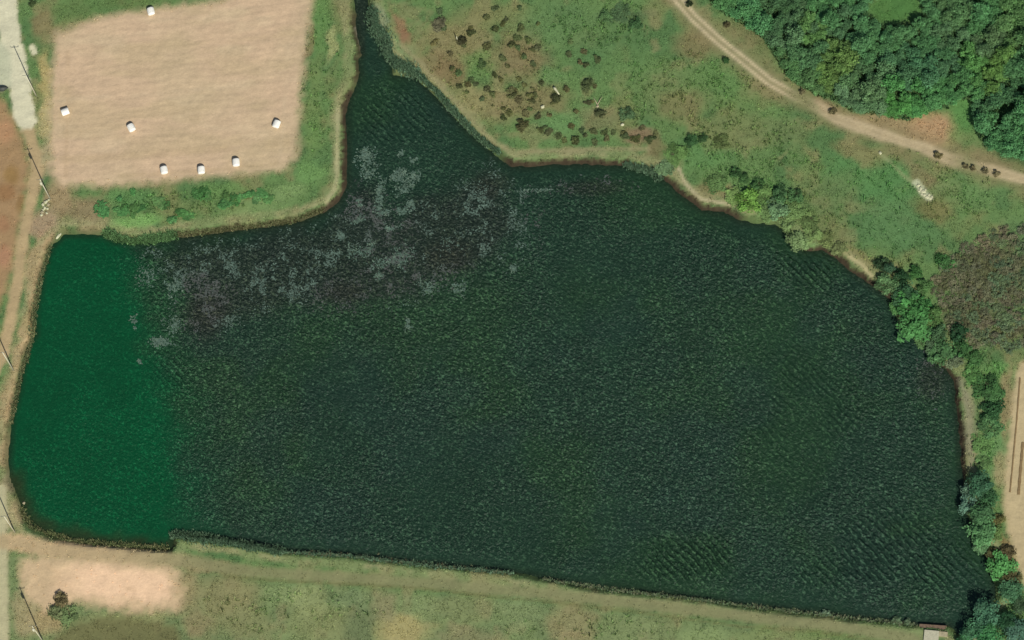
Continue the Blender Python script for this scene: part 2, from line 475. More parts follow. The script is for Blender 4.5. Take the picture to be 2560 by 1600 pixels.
# tone patches of the vegetation and soil: centre, radii (photo px), turn, colour, strength
patches = [
 (200,20,90,40,0,'#557543',.8),(330,5,80,25,0,'#56703f',.7),(110,60,30,60,0,'#7c7552',.8),(110,190,18,80,0,'#a39a68',.8),(112,290,22,60,0,'#a9a174',.8),(115,390,25,60,0,'#a59b78',.7),
 (150,500,40,60,0,'#8d8160',.9),(215,525,55,45,0,'#83785a',.8),(230,560,50,25,0,'#877f5e',.8),(340,560,80,22,-8,'#6f9a58',.9),(330,500,80,30,0,'#55804a',.7),(450,520,90,30,0,'#66784a',.6),(560,470,80,22,0,'#5c8049',.8),
 (640,520,120,25,-8,'#6d8a55',.7),(800,60,28,100,4,'#5b8048',.8),(790,200,25,90,6,'#637d4a',.8),(780,330,25,80,3,'#5f7f49',.8),(775,430,40,40,0,'#638a50',.8),
 (770,110,10,80,6,'#7d7452',.6),(830,110,14,60,8,'#8f9a68',.8),(720,480,60,22,-10,'#74925c',.7),
 # inlet and planted slope
 (945,50,20,60,-20,'#74866a',.8),(1000,130,35,60,-35,'#6f8a5c',.7),(1000,70,14,55,-25,'#846a50',.7),(1015,90,12,18,-25,'#86684f',.5),(1140,110,100,70,10,'#7c7853',.8),(1085,160,45,45,0,'#7b7150',.7),
 (1130,180,45,40,0,'#75694a',.7),(1210,155,50,40,0,'#5f8049',.75),(1300,150,90,60,0,'#75704f',.8),(1290,110,60,40,0,'#736f4c',.7),(1240,260,90,50,20,'#7e7a55',.7),(1340,250,90,55,0,'#77724f',.7),(1180,250,35,60,-40,'#838459',.6),
 (1220,40,120,40,0,'#767a50',.6),(1390,60,120,70,0,'#58794a',.8),(1480,130,80,60,0,'#4f7346',.6),(1380,195,40,30,0,'#5f8250',.6),(1400,305,70,35,0,'#5e8450',.8),(1500,300,60,40,0,'#747452',.6),(1600,335,55,25,0,'#7a6c53',.85),(1640,370,30,40,0,'#6e6347',.7),
 (1560,40,70,30,0,'#4a6644',.6),(1560,180,90,70,0,'#587a48',.6),(1690,230,110,80,0,'#66794c',.6),(1740,110,60,50,0,'#78704e',.7),(1700,260,70,50,0,'#766f4c',.5),(1800,200,100,60,0,'#587d47',.6),(1880,280,90,60,0,'#5f7f4a',.6),
 (1750,380,100,50,0,'#55804a',.6),(1830,330,90,60,0,'#6d784d',.6),(1930,330,100,50,0,'#67774c',.6),(1900,480,70,50,0,'#577f4a',.6),(1770,480,60,30,0,'#77734f',.7),
 # meadow right of the pond
 (2180,450,150,70,20,'#4f7d48',.8),(2250,560,140,80,0,'#52784a',.8),(2060,480,100,60,0,'#5f774a',.6),(2060,560,70,40,25,'#6a7149',.6),(2330,520,60,45,20,'#6f6c44',.7),(2430,470,120,60,0,'#5c7f4c',.6),(2150,380,80,30,20,'#7d7a53',.7),(2300,440,45,28,35,'#7a7553',.7),
 (2140,640,60,18,35,'#79764f',.7),(2480,690,110,90,0,'#5f5a42',.7),(2440,800,110,80,0,'#575840',.6),(2540,600,60,50,0,'#527048',.5),
 (2500,930,50,35,0,'#5d8a4d',.8),(2440,960,30,70,0,'#5b7d4a',.8),(2480,1130,40,70,0,'#5e8450',.8),(2430,1060,18,110,0,'#7d8062',.7),(2515,1000,16,120,5,'#857d5a',.8),(2505,1180,20,50,0,'#8d8a63',.8),(2515,1380,14,60,-20,'#7d6a45',.7),(2420,1140,22,40,0,'#84805f',.6),
 (2330,322,85,46,10,'#a08a66',.95),(2240,20,85,60,0,'#46713a',.9),(2410,285,48,75,20,'#507f44',.9),(2130,180,80,40,0,'#46703a',.5),
 (1880,90,90,40,40,'#6f6a48',.5),(2070,262,40,18,30,'#7d6f50',.8),(2190,303,110,26,15,'#948763',.9),(2480,400,60,20,15,'#7d7758',.7),
 # low meadow under the dike
 (540,1420,100,20,5,'#7f7a55',.8),(470,1480,45,60,0,'#8e845e',.8),(570,1490,90,60,0,'#76784f',.8),(610,1560,90,40,0,'#6f7a4e',.7),(720,1480,70,35,0,'#6a8a56',.8),(800,1560,90,50,0,'#70804f',.7),(770,1500,50,50,0,'#7f925e',.7),
 (900,1565,48,60,0,'#4b6740',.9),(880,1500,50,30,0,'#5a7a52',.6),(1010,1580,75,50,0,'#9a9762',.9),(1060,1520,60,35,0,'#6d8a57',.8),(960,1520,40,50,0,'#7f7a5a',.6),(1150,1520,90,40,0,'#667a4c',.7),(1160,1590,80,30,0,'#6d7350',.7),(1300,1530,60,50,0,'#658253',.8),(1430,1550,70,45,0,'#7b7c54',.8),(1440,1590,50,20,0,'#8a7f5a',.6),
 (1520,1580,60,30,0,'#5e7a4a',.7),(1600,1570,80,40,0,'#647f4f',.7),(1760,1590,80,30,0,'#6d8c55',.8),(1900,1590,80,25,0,'#5f7c46',.8),(2050,1592,90,18,0,'#587a40',.8),
 (500,1560,50,40,0,'#7d7552',.7),(320,1545,140,16,0,'#82905a',.8),(240,1550,60,25,-15,'#6f8552',.8),(120,1545,55,45,0,'#9a8a62',.8),(60,1540,40,60,0,'#98906a',.8),
 # west shore
 (95,650,22,80,10,'#9a8b67',.95),(82,740,22,70,12,'#978a66',.95),(68,820,22,60,10,'#98895f',.9),(110,600,25,40,0,'#948562',.9),(50,880,22,80,10,'#a0906c',.9),(20,1000,25,90,8,'#9d8c68',.9),(14,1130,22,60,0,'#948663',.9),(18,1210,25,40,0,'#8d8668',.8),(30,1290,30,40,0,'#a79c74',.9),(105,560,45,50,0,'#94866a',.9),
]
warp = (fbm(x, y, 0.35, 21) - 0.5) * 3.0
warp2 = (fbm(x, y, 0.35, 25) - 0.5) * 3.0
for (px, py, rx, ry, rot, hx, st) in patches:
    c = G(px, py)
    ddx = x - c[0] + warp; ddy = y - c[1] + warp2
    a = math.radians(-rot)
    u = (ddx * math.cos(a) + ddy * math.sin(a)) / (rx * S)
    v = (-ddx * math.sin(a) + ddy * math.cos(a)) / (ry * S)
    r = np.sqrt(u * u + v * v)
    w = st * (1 - smooth(0.45, 1.25, r))
    col = blend(col, alb(hx), w)

# pale dry grass on the crest of the banks, dark damp earth down the bank
crest = smooth(0.6, 1.2, d_water / bankw) * (1 - smooth(2.0, 3.4, d_water + (n_mid - .5) * 2.5))
col = blend(col, alb('#8b8f66'), crest * (0.35 + 0.5 * smooth(.4, .6, n_mid)))
mud = 1 - smooth(0.3, 0.95, (d_water + (n_fine - .5) * .7) / bankw)
bare = np.zeros(NV)
for ln_, st_ in [([(862,250),(866,470),(830,520)], 1), ([(830,520),(640,570),(460,592)], .8), ([(1290,414),(1480,410),(1640,440)], 1), ([(1640,440),(1700,490),(1825,530)], 1),
                 ([(2040,622),(2130,680),(2230,755)], 1), ([(2380,935),(2392,1010),(2404,1170)], 1), ([(900,60),(893,180)], .8), ([(180,1355),(430,1375)], .5)]:
    bare = np.maximum(bare, st_ * (1 - smooth(1.5, 4.0, line_dist(P, GP(ln_, ZW)))))
col = blend(col, alb('#4c5032') * (0.75 + 0.5 * n_fine[:, None]), mud * .55)
col = blend(col, alb('#3d3628') * (0.7 + 0.6 * n_fine[:, None]), mud * bare)
grassy *= 1 - 0.8 * (1 - smooth(0.1, 0.55, d_water / bankw))

def paint_line(pts, hw_px, hx, st, soft=0.7, rag=0.8, kill=1.0):
    global col, grassy
    d = line_dist(P, pts) + (n_small - .5) * rag
    hw = hw_px * S
    w = st * (1 - smooth(hw - soft, hw + soft, d))
    col = blend(col, alb(hx) if isinstance(hx, str) else hx, w)
    grassy *= 1 - kill * w
    return d
def paint_poly(poly, hx, st, soft=0.7, rag=0.8, kill=1.0):
    global col, grassy
    d = sdf(P, poly) + (n_small - .5) * rag
    w = st * (1 - smooth(-soft, soft, d))
    col = blend(col, alb(hx) if isinstance(hx, str) else hx, w)
    grassy *= 1 - kill * w
    return d

# left side
paint_poly(red_poly, '#a58763', .9, 1.2, 1.5, .85)
for (px, py, rx, ry, hx) in [(30,435,22,30,'#8f7445'),(15,480,25,30,'#8e6c48'),(50,505,14,30,'#8a7048'),(15,330,30,40,'#b08a66'),(10,640,22,40,'#a87f62'),(5,560,20,30,'#9c7757')]:
    c = G(px, py); r = np.hypot((x - c[0] + warp * .4) / (rx * S), (y - c[1] + warp2 * .4) / (ry * S))
    col = blend(col, alb(hx), .75 * (1 - smooth(.4, 1.2, r)))
paint_line(dirt_road, 15, '#b8a27a', .95, .6, .8)
paint_line(conc_road, 27, '#d8d4b4', .97, .45, .9)
paint_poly(conc_yard, '#c3c5a6', .95, .6, .5)
paint_line(GP([(80,118),(86,130)]), 8, '#d6d2b0', .9, .3, .4)
paint_line(edge_road, 15, '#bdb790', .95, .5, .4)
# bare field
d_f = paint_poly(field_nw, '#c9b290', 1.0, 1.5, 1.4)
fm_n = fbm(x * .35, y, 0.25, 31)
infield = 1 - smooth(-1.5, 0, d_f)
col = blend(col, alb('#d0b494'), infield * .7 * smooth(.45, .65, n_big + .15 * np.clip((-50 - x) / 30, -1, 1)))
col = blend(col, alb('#c0ac87'), infield * .55 * smooth(.5, .72, fm_n))
col = blend(col, alb('#d0bb98'), infield * .45 * smooth(.55, .75, fbm(x * .3, y, 0.4, 37)))
d_e = paint_poly(field_e, '#bfae86', 1.0, .7, .6)
furrow = np.clip(infield, 0, 1)
# faint wheel lines left on the bare ground
for (a_, b_, hx_, st_) in [((150,395),(720,352),'#b8a27e',.4), ((152,404),(722,361),'#b8a27e',.4), ((150,250),(745,200),'#d3be9c',.35), ((300,120),(750,85),'#b8a480',.3), ((160,330),(500,300),'#bba682',.3), ((300,440),(690,410),'#ab9872',.35), ((170,130),(165,440),'#bfa581',.35), ((720,120),(700,400),'#cdb896',.35)]:
    d_l = line_dist(P, GP([a_, ((a_[0] + b_[0]) / 2, (a_[1] + b_[1]) / 2 + 4), b_])) + (n_small - .5) * .35
    col = blend(col, alb(hx_), st_ * infield * np.exp(-(d_l / .45) ** 2) * smooth(.3, .55, n_mid))
# sand
d_s = paint_poly(sand_poly, '#d0b690', .95, 1.4, 2.0, .95)
col = blend(col, alb('#f0cda7'), .95 * (1 - smooth(-3.6, -.9, d_s + (n_mid - .5) * 3)) * smooth(-88, -80, x + (n_mid - .5) * 6))
for (a_, b_) in [((60,1440),(450,1462)), ((58,1455),(450,1478)), ((90,1400),(300,1520))]:
    d_l = line_dist(P, GP([a_, b_])) + (n_small - .5) * .5
    col = blend(col, alb('#cdae86'), .4 * np.exp(-(d_l / .4) ** 2) * smooth(.35, .55, n_mid))
d_h = paint_poly(hollow_poly, '#5c5f38', .9, 1.2, 1.2, .3)
# tracks
dt = line_dist(P, track)
tw = 1.35 + (n_mid - .5) * 1.0
gap = 1 - .75 * np.exp(-((x - G(2010, 245)[0]) / 3.2) ** 2) - .6 * np.exp(-((x - G(2420, 410)[0]) / 3.4) ** 2)
wt = (1 - smooth(tw - .7, tw + .6, dt)) * gap
upper = 1 - smooth(G(1950, 0)[0], G(2060, 0)[0], x)
col = blend(col, alb('#b6a582'), wt * (.95 - .35 * upper))
col = blend(col, alb('#cdbd98'), (.35 + .55 * upper) * gap * np.exp(-((dt - .62) / .27) ** 2))
col = blend(col, alb('#8d8560'), .5 * upper * np.exp(-(dt / .3) ** 2))
verge = (1 - smooth(1.2, 4.2, dt + (n_mid - .5) * 4))
col = blend(col, alb('#857b58'), .55 * verge * (1 - wt))
grassy *= 1 - .95 * wt
grassy *= 1 - .4 * verge
wl = 1 - smooth(-78, -52, x)          # the western end of the dike is sandier
paint_line(dike_path, 15, '#84865f', .85, .6, .5, .85)
d_p = line_dist(P, dike_path)
col = blend(col, alb('#b9a47e'), .85 * wl * (1 - smooth(.9, 2.3, d_p + (n_small - .5))))
paint_line(dike_rut, 3, '#63663f', .6, .3, .3, .2)
# shore paths and bare edges
paint_line(GP([(1000,110),(1060,165),(1100,215),(1150,270),(1200,325),(1240,362),(1290,380),(1400,377),(1520,372),(1620,372)]), 5, '#94906a', .7, .5, .6, .7)
paint_line(GP([(1696,420),(1712,455),(1732,478),(1752,497),(1785,504),(1826,510)]), 3.5, '#b5ad88', .95, .25, .2, 1)
paint_line(GP([(2125,642),(2155,662),(2180,690)]), 4, '#bab285', .95, .3, .2, 1)
paint_line(GP([(2400,950),(2415,990),(2424,1060),(2424,1120),(2432,1160)]), 7, '#85866a', .7, .5, .4, .6)
paint_line(GP([(845,270),(843,340),(842,440),(838,470),(815,505)]), 5, '#a5a67c', .8, .4, .4, .5)
paint_line(GP([(889,66),(898,95),(908,126)]), 3.5, '#7d7765', .9, .25, .2, 1)
# pale washed out gully
paint_line(GP([(2205,388),(2228,408),(2262,442),(2285,458)]), 3.2, '#8c9a6c', .8, .3, .4, .6)
paint_line(GP([(2290,458),(2305,478),(2322,494)]), 9, '#b9c09c', .95, .4, .8, .95)
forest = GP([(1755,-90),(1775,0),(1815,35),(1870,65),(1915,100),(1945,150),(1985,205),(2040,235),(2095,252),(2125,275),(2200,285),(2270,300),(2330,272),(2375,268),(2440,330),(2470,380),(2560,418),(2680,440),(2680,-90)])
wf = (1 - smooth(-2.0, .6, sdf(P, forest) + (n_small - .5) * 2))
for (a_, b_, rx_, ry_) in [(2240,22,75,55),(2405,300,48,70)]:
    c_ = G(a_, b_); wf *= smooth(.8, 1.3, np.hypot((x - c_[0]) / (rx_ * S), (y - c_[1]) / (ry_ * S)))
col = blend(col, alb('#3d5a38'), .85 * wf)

low = (smooth(.5, 3, line_dist(P, dike_path)) * (1 - smooth(-1, 0, (y - np.interp(x, dike_path[:, 0], dike_path[:, 1])))))
col = blend(col, alb('#8a8c68'), .28 * low * np.clip(grassy, 0, 1))
gw = (np.clip(grassy, 0, 1) * (1 - wf))[:, None]
col = col * (1 + gw * np.array([.34, .22, .26]))
attr_furrow = np.where(infield > 0.3, infield, 0.0)

# ground split into the pieces of the setting (same grid, no seams)
nx, ny = len(gx), len(gy)
V3 = np.stack([x, y, H], 1)
ii, jj = np.meshgrid(np.arange(nx - 1), np.arange(ny - 1))
v00 = (jj * nx + ii).ravel()
quads = np.stack([v00, v00 + 1, v00 + nx + 1, v00 + nx], 1)
fc = P[quads].mean(1)
reg = np.zeros(len(quads), int)
def fr(vals): return vals[quads].mean(1)
reg[fr(d_s) < 0] = 3
reg[(fr(line_dist(P, dirt_road)) < 15 * S)] = 4
reg[(fr(line_dist(P, conc_road)) < 27 * S)] = 5
reg[(fr(sdf(P, conc_yard)) < 0) & (reg != 5)] = 5
reg[(fr(line_dist(P, edge_road)) < 15 * S)] = 5
reg[(fr(dt) < 1.35)] = 6
reg[(fr(d_p) < 15 * S)] = 7
reg[fr(d_f) < 0] = 1
reg[fr(d_e) < 0] = 2
reg[fr(d_water) < 0] = 0
names = {0: 'ground', 1: 'bare_field', 2: 'sown_field', 3: 'sandy_patch', 4: 'dirt_road', 5: 'concrete_road', 6: 'dirt_track', 7: 'dike_path'}
for rid, nm in names.items():
    q = quads[reg == rid]
    if len(q) == 0: continue
    used, inv = np.unique(q, return_inverse=True)
    me = mesh_np(nm, V3[used], inv.ravel(), np.full(len(q), 4), col[used], smooth_shade=True)
    at = me.attributes.new('furrow', 'FLOAT', 'POINT')
    at.data.foreach_set('value', attr_furrow[used].astype(np.float32))
    tag(put(nm, me, M_ground), kind='structure')

# fast lookup on the core of the grid
cx0 = np.searchsorted(gx, -104.0 - 1e-6); cy0 = np.searchsorted(gy, -76.0 - 1e-6)
H2 = H.reshape(ny, nx); G2 = grassy.reshape(ny, nx); C2 = col.reshape(ny, nx, 3); D2 = d_water.reshape(ny, nx)
def look(arr, xs, ys):
    i = np.clip(np.round((np.asarray(xs) + 104.0) / dx).astype(int) + cx0, 0, nx - 1)
    j = np.clip(np.round((np.asarray(ys) + 76.0) / dx).astype(int) + cy0, 0, ny - 1)
    return arr[j, i]
def hgt(xx, yy): return float(look(H2, xx, yy))
def on_ground(px, py):
    p = G(px, py); h = max(hgt(p[0], p[1]), ZW)
    p = G(px, py, h)
    return Vector((p[0], p[1], max(hgt(p[0], p[1]), ZW)))

# ------------------------------------------------------------------ water
wx = np.arange(-104, 104.1, 0.8); wy = np.arange(-76, 90, 0.8)
WX, WY = np.meshgrid(wx, wy); WP = np.stack([WX.ravel(), WY.ravel()], 1)
dw = sdf(WP, water_poly)
wxx, wyy = WP[:, 0], WP[:, 1]
wcol = np.tile(lin('#223d30') , (len(WP), 1))
wcol = blend(wcol, lin('#24412d'), smooth(.45, .65, fbm(wxx, wyy, 0.05, 50)))
wcol = blend(wcol, lin('#223b33'), .6 * smooth(.5, .7, fbm(wxx, wyy, 0.09, 55)))
# algae-green western end, browner weed bed in the north-west arm
green_poly = GP([(60,560),(262,575),(300,640),(318,720),(330,830),(345,900),(390,985),(410,1080),(430,1180),(442,1260),(438,1400),(0,1400),(0,900)], ZW)
dg = sdf(WP, green_poly) + (fbm(wxx, wyy, .3, 60) - .5) * 4 + (fbm(wxx * .35 + wyy * .25, wyy * .6, .5, 67) - .5) * 7
wgreen = .45 * (1 - smooth(-3, 5, dg)) + .55 * (1 - smooth(-3, 14, dg))
wcol = blend(wcol, np.array([0.0001, 0.082, 0.031]), wgreen)
weed_poly = GP([(330,620),(600,590),(800,560),(900,470),(1000,520),(1130,480),(1230,410),(1270,470),(1280,560),(1260,650),(1150,700),(900,790),(700,760),(560,830),(470,850),(420,700)], ZW)
dwd = sdf(WP, weed_poly) + (fbm(wxx, wyy, .2, 66) - .5) * 8
wcol = blend(wcol, lin('#26302b'), .8 * (1 - smooth(-4, 3, dwd)))
brown_spots = [(1230,460,60,40),(1120,640,70,50),(860,730,60,30),(520,780,60,60),(2330,950,45,60),(1480,470,90,25),(903,30,20,70),(900,110,14,40)]
for (px, py, rx, ry) in brown_spots:
    c = G(px, py, ZW); r = np.hypot((wxx - c[0]) / (rx * S), (wyy - c[1]) / (ry * S))
    wcol = blend(wcol, lin('#2c2d28'), .5 * (1 - smooth(.4, 1.3, r)))
# shallow margins take the colour of the mud below
sh = 1 - smooth(-2.2, -.1, dw)
wcol = blend(wcol, lin('#1f2a1c'), .75 * smooth(-1.6, .2, dw))
murk = line_dist(WP, GP([(30,1200),(60,1300),(130,1345),(300,1368),(425,1376)], ZW))
wcol = blend(wcol, lin('#2f3a22'), .85 * (1 - smooth(.6, 3.6, murk + (fbm(wxx, wyy, .5, 61) - .5) * 3)))
calm = smooth(-1.0, -5.0, dw) if False else 1 - smooth(-4.0, -0.8, dw) * .6
calm = calm * (1 - .62 * wgreen) * (.75 + .5 * smooth(.35, .65, fbm(wxx, wyy, .06, 64)))
wj, wi = len(wy), len(wx)
ii, jj = np.meshgrid(np.arange(wi - 1), np.arange(wj - 1))
v00 = (jj * wi + ii).ravel()
wq = np.stack([v00, v00 + 1, v00 + wi + 1, v00 + wi], 1)
keep = dw[wq].min(1) < 1.0
wq = wq[keep]; used, inv = np.unique(wq, return_inverse=True)
wv3 = np.stack([wxx, wyy, np.full(len(wxx), ZW)], 1)
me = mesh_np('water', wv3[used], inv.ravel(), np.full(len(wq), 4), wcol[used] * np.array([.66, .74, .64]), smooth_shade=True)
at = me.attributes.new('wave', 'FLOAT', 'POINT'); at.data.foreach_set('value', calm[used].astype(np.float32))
swell = np.zeros(len(WP))
for (px, py, rx, ry) in [(2230,1400,330,170),(990,290,150,110),(400,960,90,150),(2080,640,200,120),(1700,1400,200,80),(2000,1000,200,200)]:
    c = G(px, py, ZW); r = np.hypot((wxx - c[0]) / (rx * S), (wyy - c[1]) / (ry * S))
    swell = np.maximum(swell, (1 - smooth(.4, 1.15, r)))
swell *= smooth(.38, .6, fbm(wxx, wyy, .12, 63)) * calm
at = me.attributes.new('swell', 'FLOAT', 'POINT'); at.data.foreach_set('value', swell[used].astype(np.float32))
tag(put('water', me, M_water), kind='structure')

# ------------------------------------------------------------------ floating weed
def pads_mesh(name, pos, rad, cols):
    """little floating leaves, irregular hexagons lying on the water"""
    n = len(pos); k = 6
    ang = rng.random((n, 1)) * 6.28 + np.arange(k)[None] * (2 * np.pi / k)
    rr = rad[:, None] * (0.65 + 0.6 * rng.random((n, k)))
    el = 1.0 + 1.6 * rng.random((n, 1)) ** 2; th = rng.random((n, 1)) * 3.1416
    lx_ = np.cos(ang) * rr * el; ly_ = np.sin(ang) * rr / el ** .6
    vx = pos[:, 0:1] + lx_ * np.cos(th) - ly_ * np.sin(th); vy = pos[:, 1:2] + lx_ * np.sin(th) + ly_ * np.cos(th)
    vz = np.full((n, k), ZW + 0.012) + rng.random((n, k)) * 0.03 + rng.random((n, 1)) * .02
    v = np.stack([vx, vy, vz], 2).reshape(-1, 3)
    return mesh_np(name, v, np.arange(n * k), np.full(n, k), np.repeat(cols, k, 0))
weed_c = [lin('#5d7466'), lin('#53695c'), lin('#667a68'), lin('#4a5f52')]
def pick_cols(n, pal, j=.2):
    c = np.array(pal)[rng.integers(0, len(pal), n)]
    return c / K * (1 - j + 2 * j * rng.random((n, 1)))
mats = [  # px, py, rx, ry, turn, count, where
 (915,392,26,24,20,130,'round pale weed mat nearest the field bank in the northern arm'),
 (925,430,20,16,-30,70,'small pale weed mat just under the round mat by the bank'),
 (998,434,20,11,25,80,'slab-like pale weed mat in the middle of the northern arm'),
 (1018,455,24,18,-10,90,'greyish weed mat spreading below the slab-like mat'),
 (1040,440,10,10,0,36,'little ring of weed right of the slab-like mat'),
 (1010,475,12,16,-20,50,'tail of grey weed hanging below the greyish mat'),
 (951,475,11,20,-8,90,'upright pale weed strip left of the dark channel'),
 (945,505,10,20,10,60,'thin weed strip continuing below the upright strip'),
 (955,534,13,11,0,55,'square weed clump at the foot of the thin strip'),
 (1005,525,16,9,30,55,'slanting pale weed clump right of the dark channel'),
 (1025,512,10,15,0,50,'pale weed clump touching the slanting one'),
 (1002,384,7,9,-20,26,'tiny bright weed clump high in the northern arm'),
 (1032,402,8,9,0,26,'tiny bright weed clump above the ring of weed'),
 (895,550,16,10,10,46,'tangled pale weed clump below the bank corner'),
 (897,505,9,9,0,24,'small weed clump left of the upright strip'),
 (975,570,16,8,0,40,'pale weed clump lying under the square clump'),
 (850,590,7,14,15,30,'small upright weed streak below the rounded bank corner'),
 (880,628,16,18,0,46,'broken weed clump in the middle of the weed bed'),
 (925,620,20,16,30,56,'scattered weed clump right of the broken clump'),
 (1000,640,24,30,-20,110,'large dull weed mat in the centre of the weed bed'),
 (960,655,26,14,10,70,'low weed mat left of the large dull mat'),
 (1065,715,22,16,-30,66,'pale weed clump at the lower right edge of the bed'),
 (1150,722,16,14,0,44,'pale weed clump at the right end of the bed'),
 (1280,670,12,14,0,36,'isolated weed clump far right of the weed bed'),
 (945,690,16,12,0,40,'weed clump along the lower side of the bed'),
 (1020,815,10,14,0,36,'bright weed speck low on the open water'),
 (400,857,30,12,-8,110,'pale weed mat at the lower left end of the bed'),
 (440,815,20,20,0,70,'weed clump above the lower left mat'),
 (370,690,20,22,0,60,'weed clump beside the green water'),
 (440,715,20,18,0,60,'weed clump right of the one beside the green water'),
 (352,903,8,8,0,14,'single ring of weed alone in the green water'),
 (335,800,12,14,0,26,'few weed leaves at the edge of the green water'),
 (1345,475,34,5,4,40,'thin pale weed line off the northern shore'),
]
for (px, py, rx, ry, rot, n, where) in mats:
    c = G(px, py, ZW)
    n = int(n * 2.3)
    sub = rng.normal(0, .55, (max(4, n // 9), 2))
    pp = sub[rng.integers(0, len(sub), n)] + rng.normal(0, .26, (n, 2))
    pp[:, 0] *= rx * S; pp[:, 1] *= ry * S
    a = math.radians(rot)
    q = np.stack([pp[:, 0] * math.cos(a) - pp[:, 1] * math.sin(a), pp[:, 0] * math.sin(a) + pp[:, 1] * math.cos(a)], 1)
    me = pads_mesh('floating_leaves', q, .05 + .13 * rng.random(n) ** 1.5, pick_cols(n, weed_c, .2) * 1.05)
    o = put('weed_mat', None, loc=(c[0], c[1], 0)); o.empty_display_size = .2
    tag(o, where, 'water plants', 'floating weed mats')
    tag(put('floating_leaves', me, M_weed, o), kind='stuff')
# loose weed leaves all through the bed
N = 330000
bx = rng.uniform(-78, 90, N); by = rng.uniform(-25, 36, N)
bp_ = np.stack([bx, by], 1)
dd = sdf(bp_, weed_poly); dws = look(D2, bx, by)
region = 1 - smooth(-5, 3, dd)
for (px, py, rx, ry) in [(2325,950,55,75),(1480,465,110,30),(1300,560,60,110)]:
    c = G(px, py, ZW); region = np.maximum(region, .55 * (1 - smooth(.4, 1.2, np.hypot((bx - c[0]) / (rx * S), (by - c[1]) / (ry * S)))))
ridge = 1 - smooth(.0, .055, np.abs(fbm(bx, by, .55, 73, 3) - .5))
lump = smooth(.54, .60, fbm(bx, by, .55, 71, 4))
dens = region * np.clip(.05 + .7 * ridge + .95 * lump, 0, 1.2) * (.35 + .9 * smooth(.4, .6, fbm(bx, by, .11, 72, 2)))
ok = (rng.random(N) < dens * .55) & (dws < -.6)
bp_ = bp_[ok]; n = len(bp_); lump = lump[ok]
tone = fbm(bp_[:, 0], bp_[:, 1], .07, 75, 2)
cg = pick_cols(n, [lin('#54685c'), lin('#475a50'), lin('#5f7366')], .3)
cb = pick_cols(n, [lin('#4d4b4a'), lin('#484545'), lin('#434846')], .25)
w = .75 * smooth(.47, .56, tone)[:, None]
tag(put('loose_water_weed', pads_mesh('loose_water_weed', bp_, .05 + .10 * rng.random(n) ** 2 + .05 * lump * rng.random(n), (cg * .85 * (1 - w) + cb * w) * (1 + .28 * lump[:, None])), M_weed),
    'thin scatter of loose floating weed across the weed bed', 'water plants', kind='stuff')

# ------------------------------------------------------------------ grass, weeds, reeds
def blades(name, pos, base_z, hgt_, spread, width, cols, nb):
    """tufts of nb triangular blades"""
    n = len(pos)
    ang = rng.random((n, nb)) * 6.283
    ln = hgt_[:, None] * (.6 + .7 * rng.random((n, nb)))
    sp = spread[:, None] * (.4 + .9 * rng.random((n, nb)))
    bx_ = pos[:, 0:1] + (rng.random((n, nb)) - .5) * spread[:, None] * .9
    by_ = pos[:, 1:2] + (rng.random((n, nb)) - .5) * spread[:, None] * .9
    ca, sa = np.cos(ang), np.sin(ang)
    wd = width[:, None] * (.6 + .8 * rng.random((n, nb)))
    z0 = np.repeat(base_z[:, None], nb, 1)
    v0 = np.stack([bx_ - sa * wd, by_ + ca * wd, z0 - .03], 2)
    v1 = np.stack([bx_ + sa * wd, by_ - ca * wd, z0 - .03], 2)
    v2 = np.stack([bx_ + ca * sp, by_ + sa * sp, z0 + ln], 2)
    v = np.stack([v0, v1, v2], 2).reshape(-1, 3)
    cc = np.repeat(cols, nb * 3, 0) * np.repeat(.85 + .3 * rng.random((n * nb, 1)), 3, 0)
    return mesh_np(name, v, np.arange(n * nb * 3), np.full(n * nb, 3), cc)

lx, ly = 101.0, 70.0
N = 420000
tx = rng.uniform(-lx, lx, N); ty = rng.uniform(-ly, ly, N)
g = look(G2, tx, ty); dws = look(D2, tx, ty)
clump = smooth(.35, .62, fbm(tx, ty, .8, 81, 3))
ok = (rng.random(N) < np.clip(g, 0, 1) ** 1.5 * (.22 + .62 * clump)) & (dws > .25)
tx, ty = tx[ok], ty[ok]; n = len(tx)
cc = look(C2, tx, ty) * (1.22 + .34 * (rng.random((n, 1)) - .5) + .25 * (fbm(tx, ty, .5, 83)[:, None] - .5))
tag(put('grass', blades('grass', np.stack([tx, ty], 1), look(H2, tx, ty), rng.uniform(.10, .30, n), rng.uniform(.12, .30, n), rng.uniform(.03, .07, n), cc, 4), M_grass),
    'mixed green and dry grass on the banks and meadows round the pond', 'grass', kind='stuff')

# taller weeds in the rank parts
rank = [(1500,60,160,80,.8),(1700,230,170,130,.9),(1850,350,150,120,1.0),(1960,450,130,90,1.),(2100,520,160,80,.6),(2300,480,200,120,.55),(2250,620,150,80,.5),(450,510,200,40,1.),(1250,180,200,130,.45),(2450,930,70,60,.8),(2460,1100,45,90,.8),(1900,200,90,60,.8),(2450,760,120,140,1.),(800,200,50,220,.5),(700,1530,260,60,.4),(1500,1570,300,40,.4),(2100,290,120,40,.7)]
N = 60000
tx = rng.uniform(-lx, lx, N); ty = rng.uniform(-ly, ly, N)
dens = np.zeros(N)
for (px, py, rx, ry, s_) in rank:
    c = G(px, py); r = np.hypot((tx - c[0]) / (rx * S), (ty - c[1]) / (ry * S))
    dens = np.maximum(dens, s_ * (1 - smooth(.6, 1.15, r)))
dens *= .15 + 1.0 * smooth(.42, .65, fbm(tx, ty, .45, 91, 3))
ok = (rng.random(N) < dens) & (look(G2, tx, ty) > .5) & (look(D2, tx, ty) > .6)
tx, ty = tx[ok], ty[ok]; n = len(tx)
cc = look(C2, tx, ty) * np.array([.92, 1.06, .9]) * (.75 + .6 * rng.random((n, 1)))
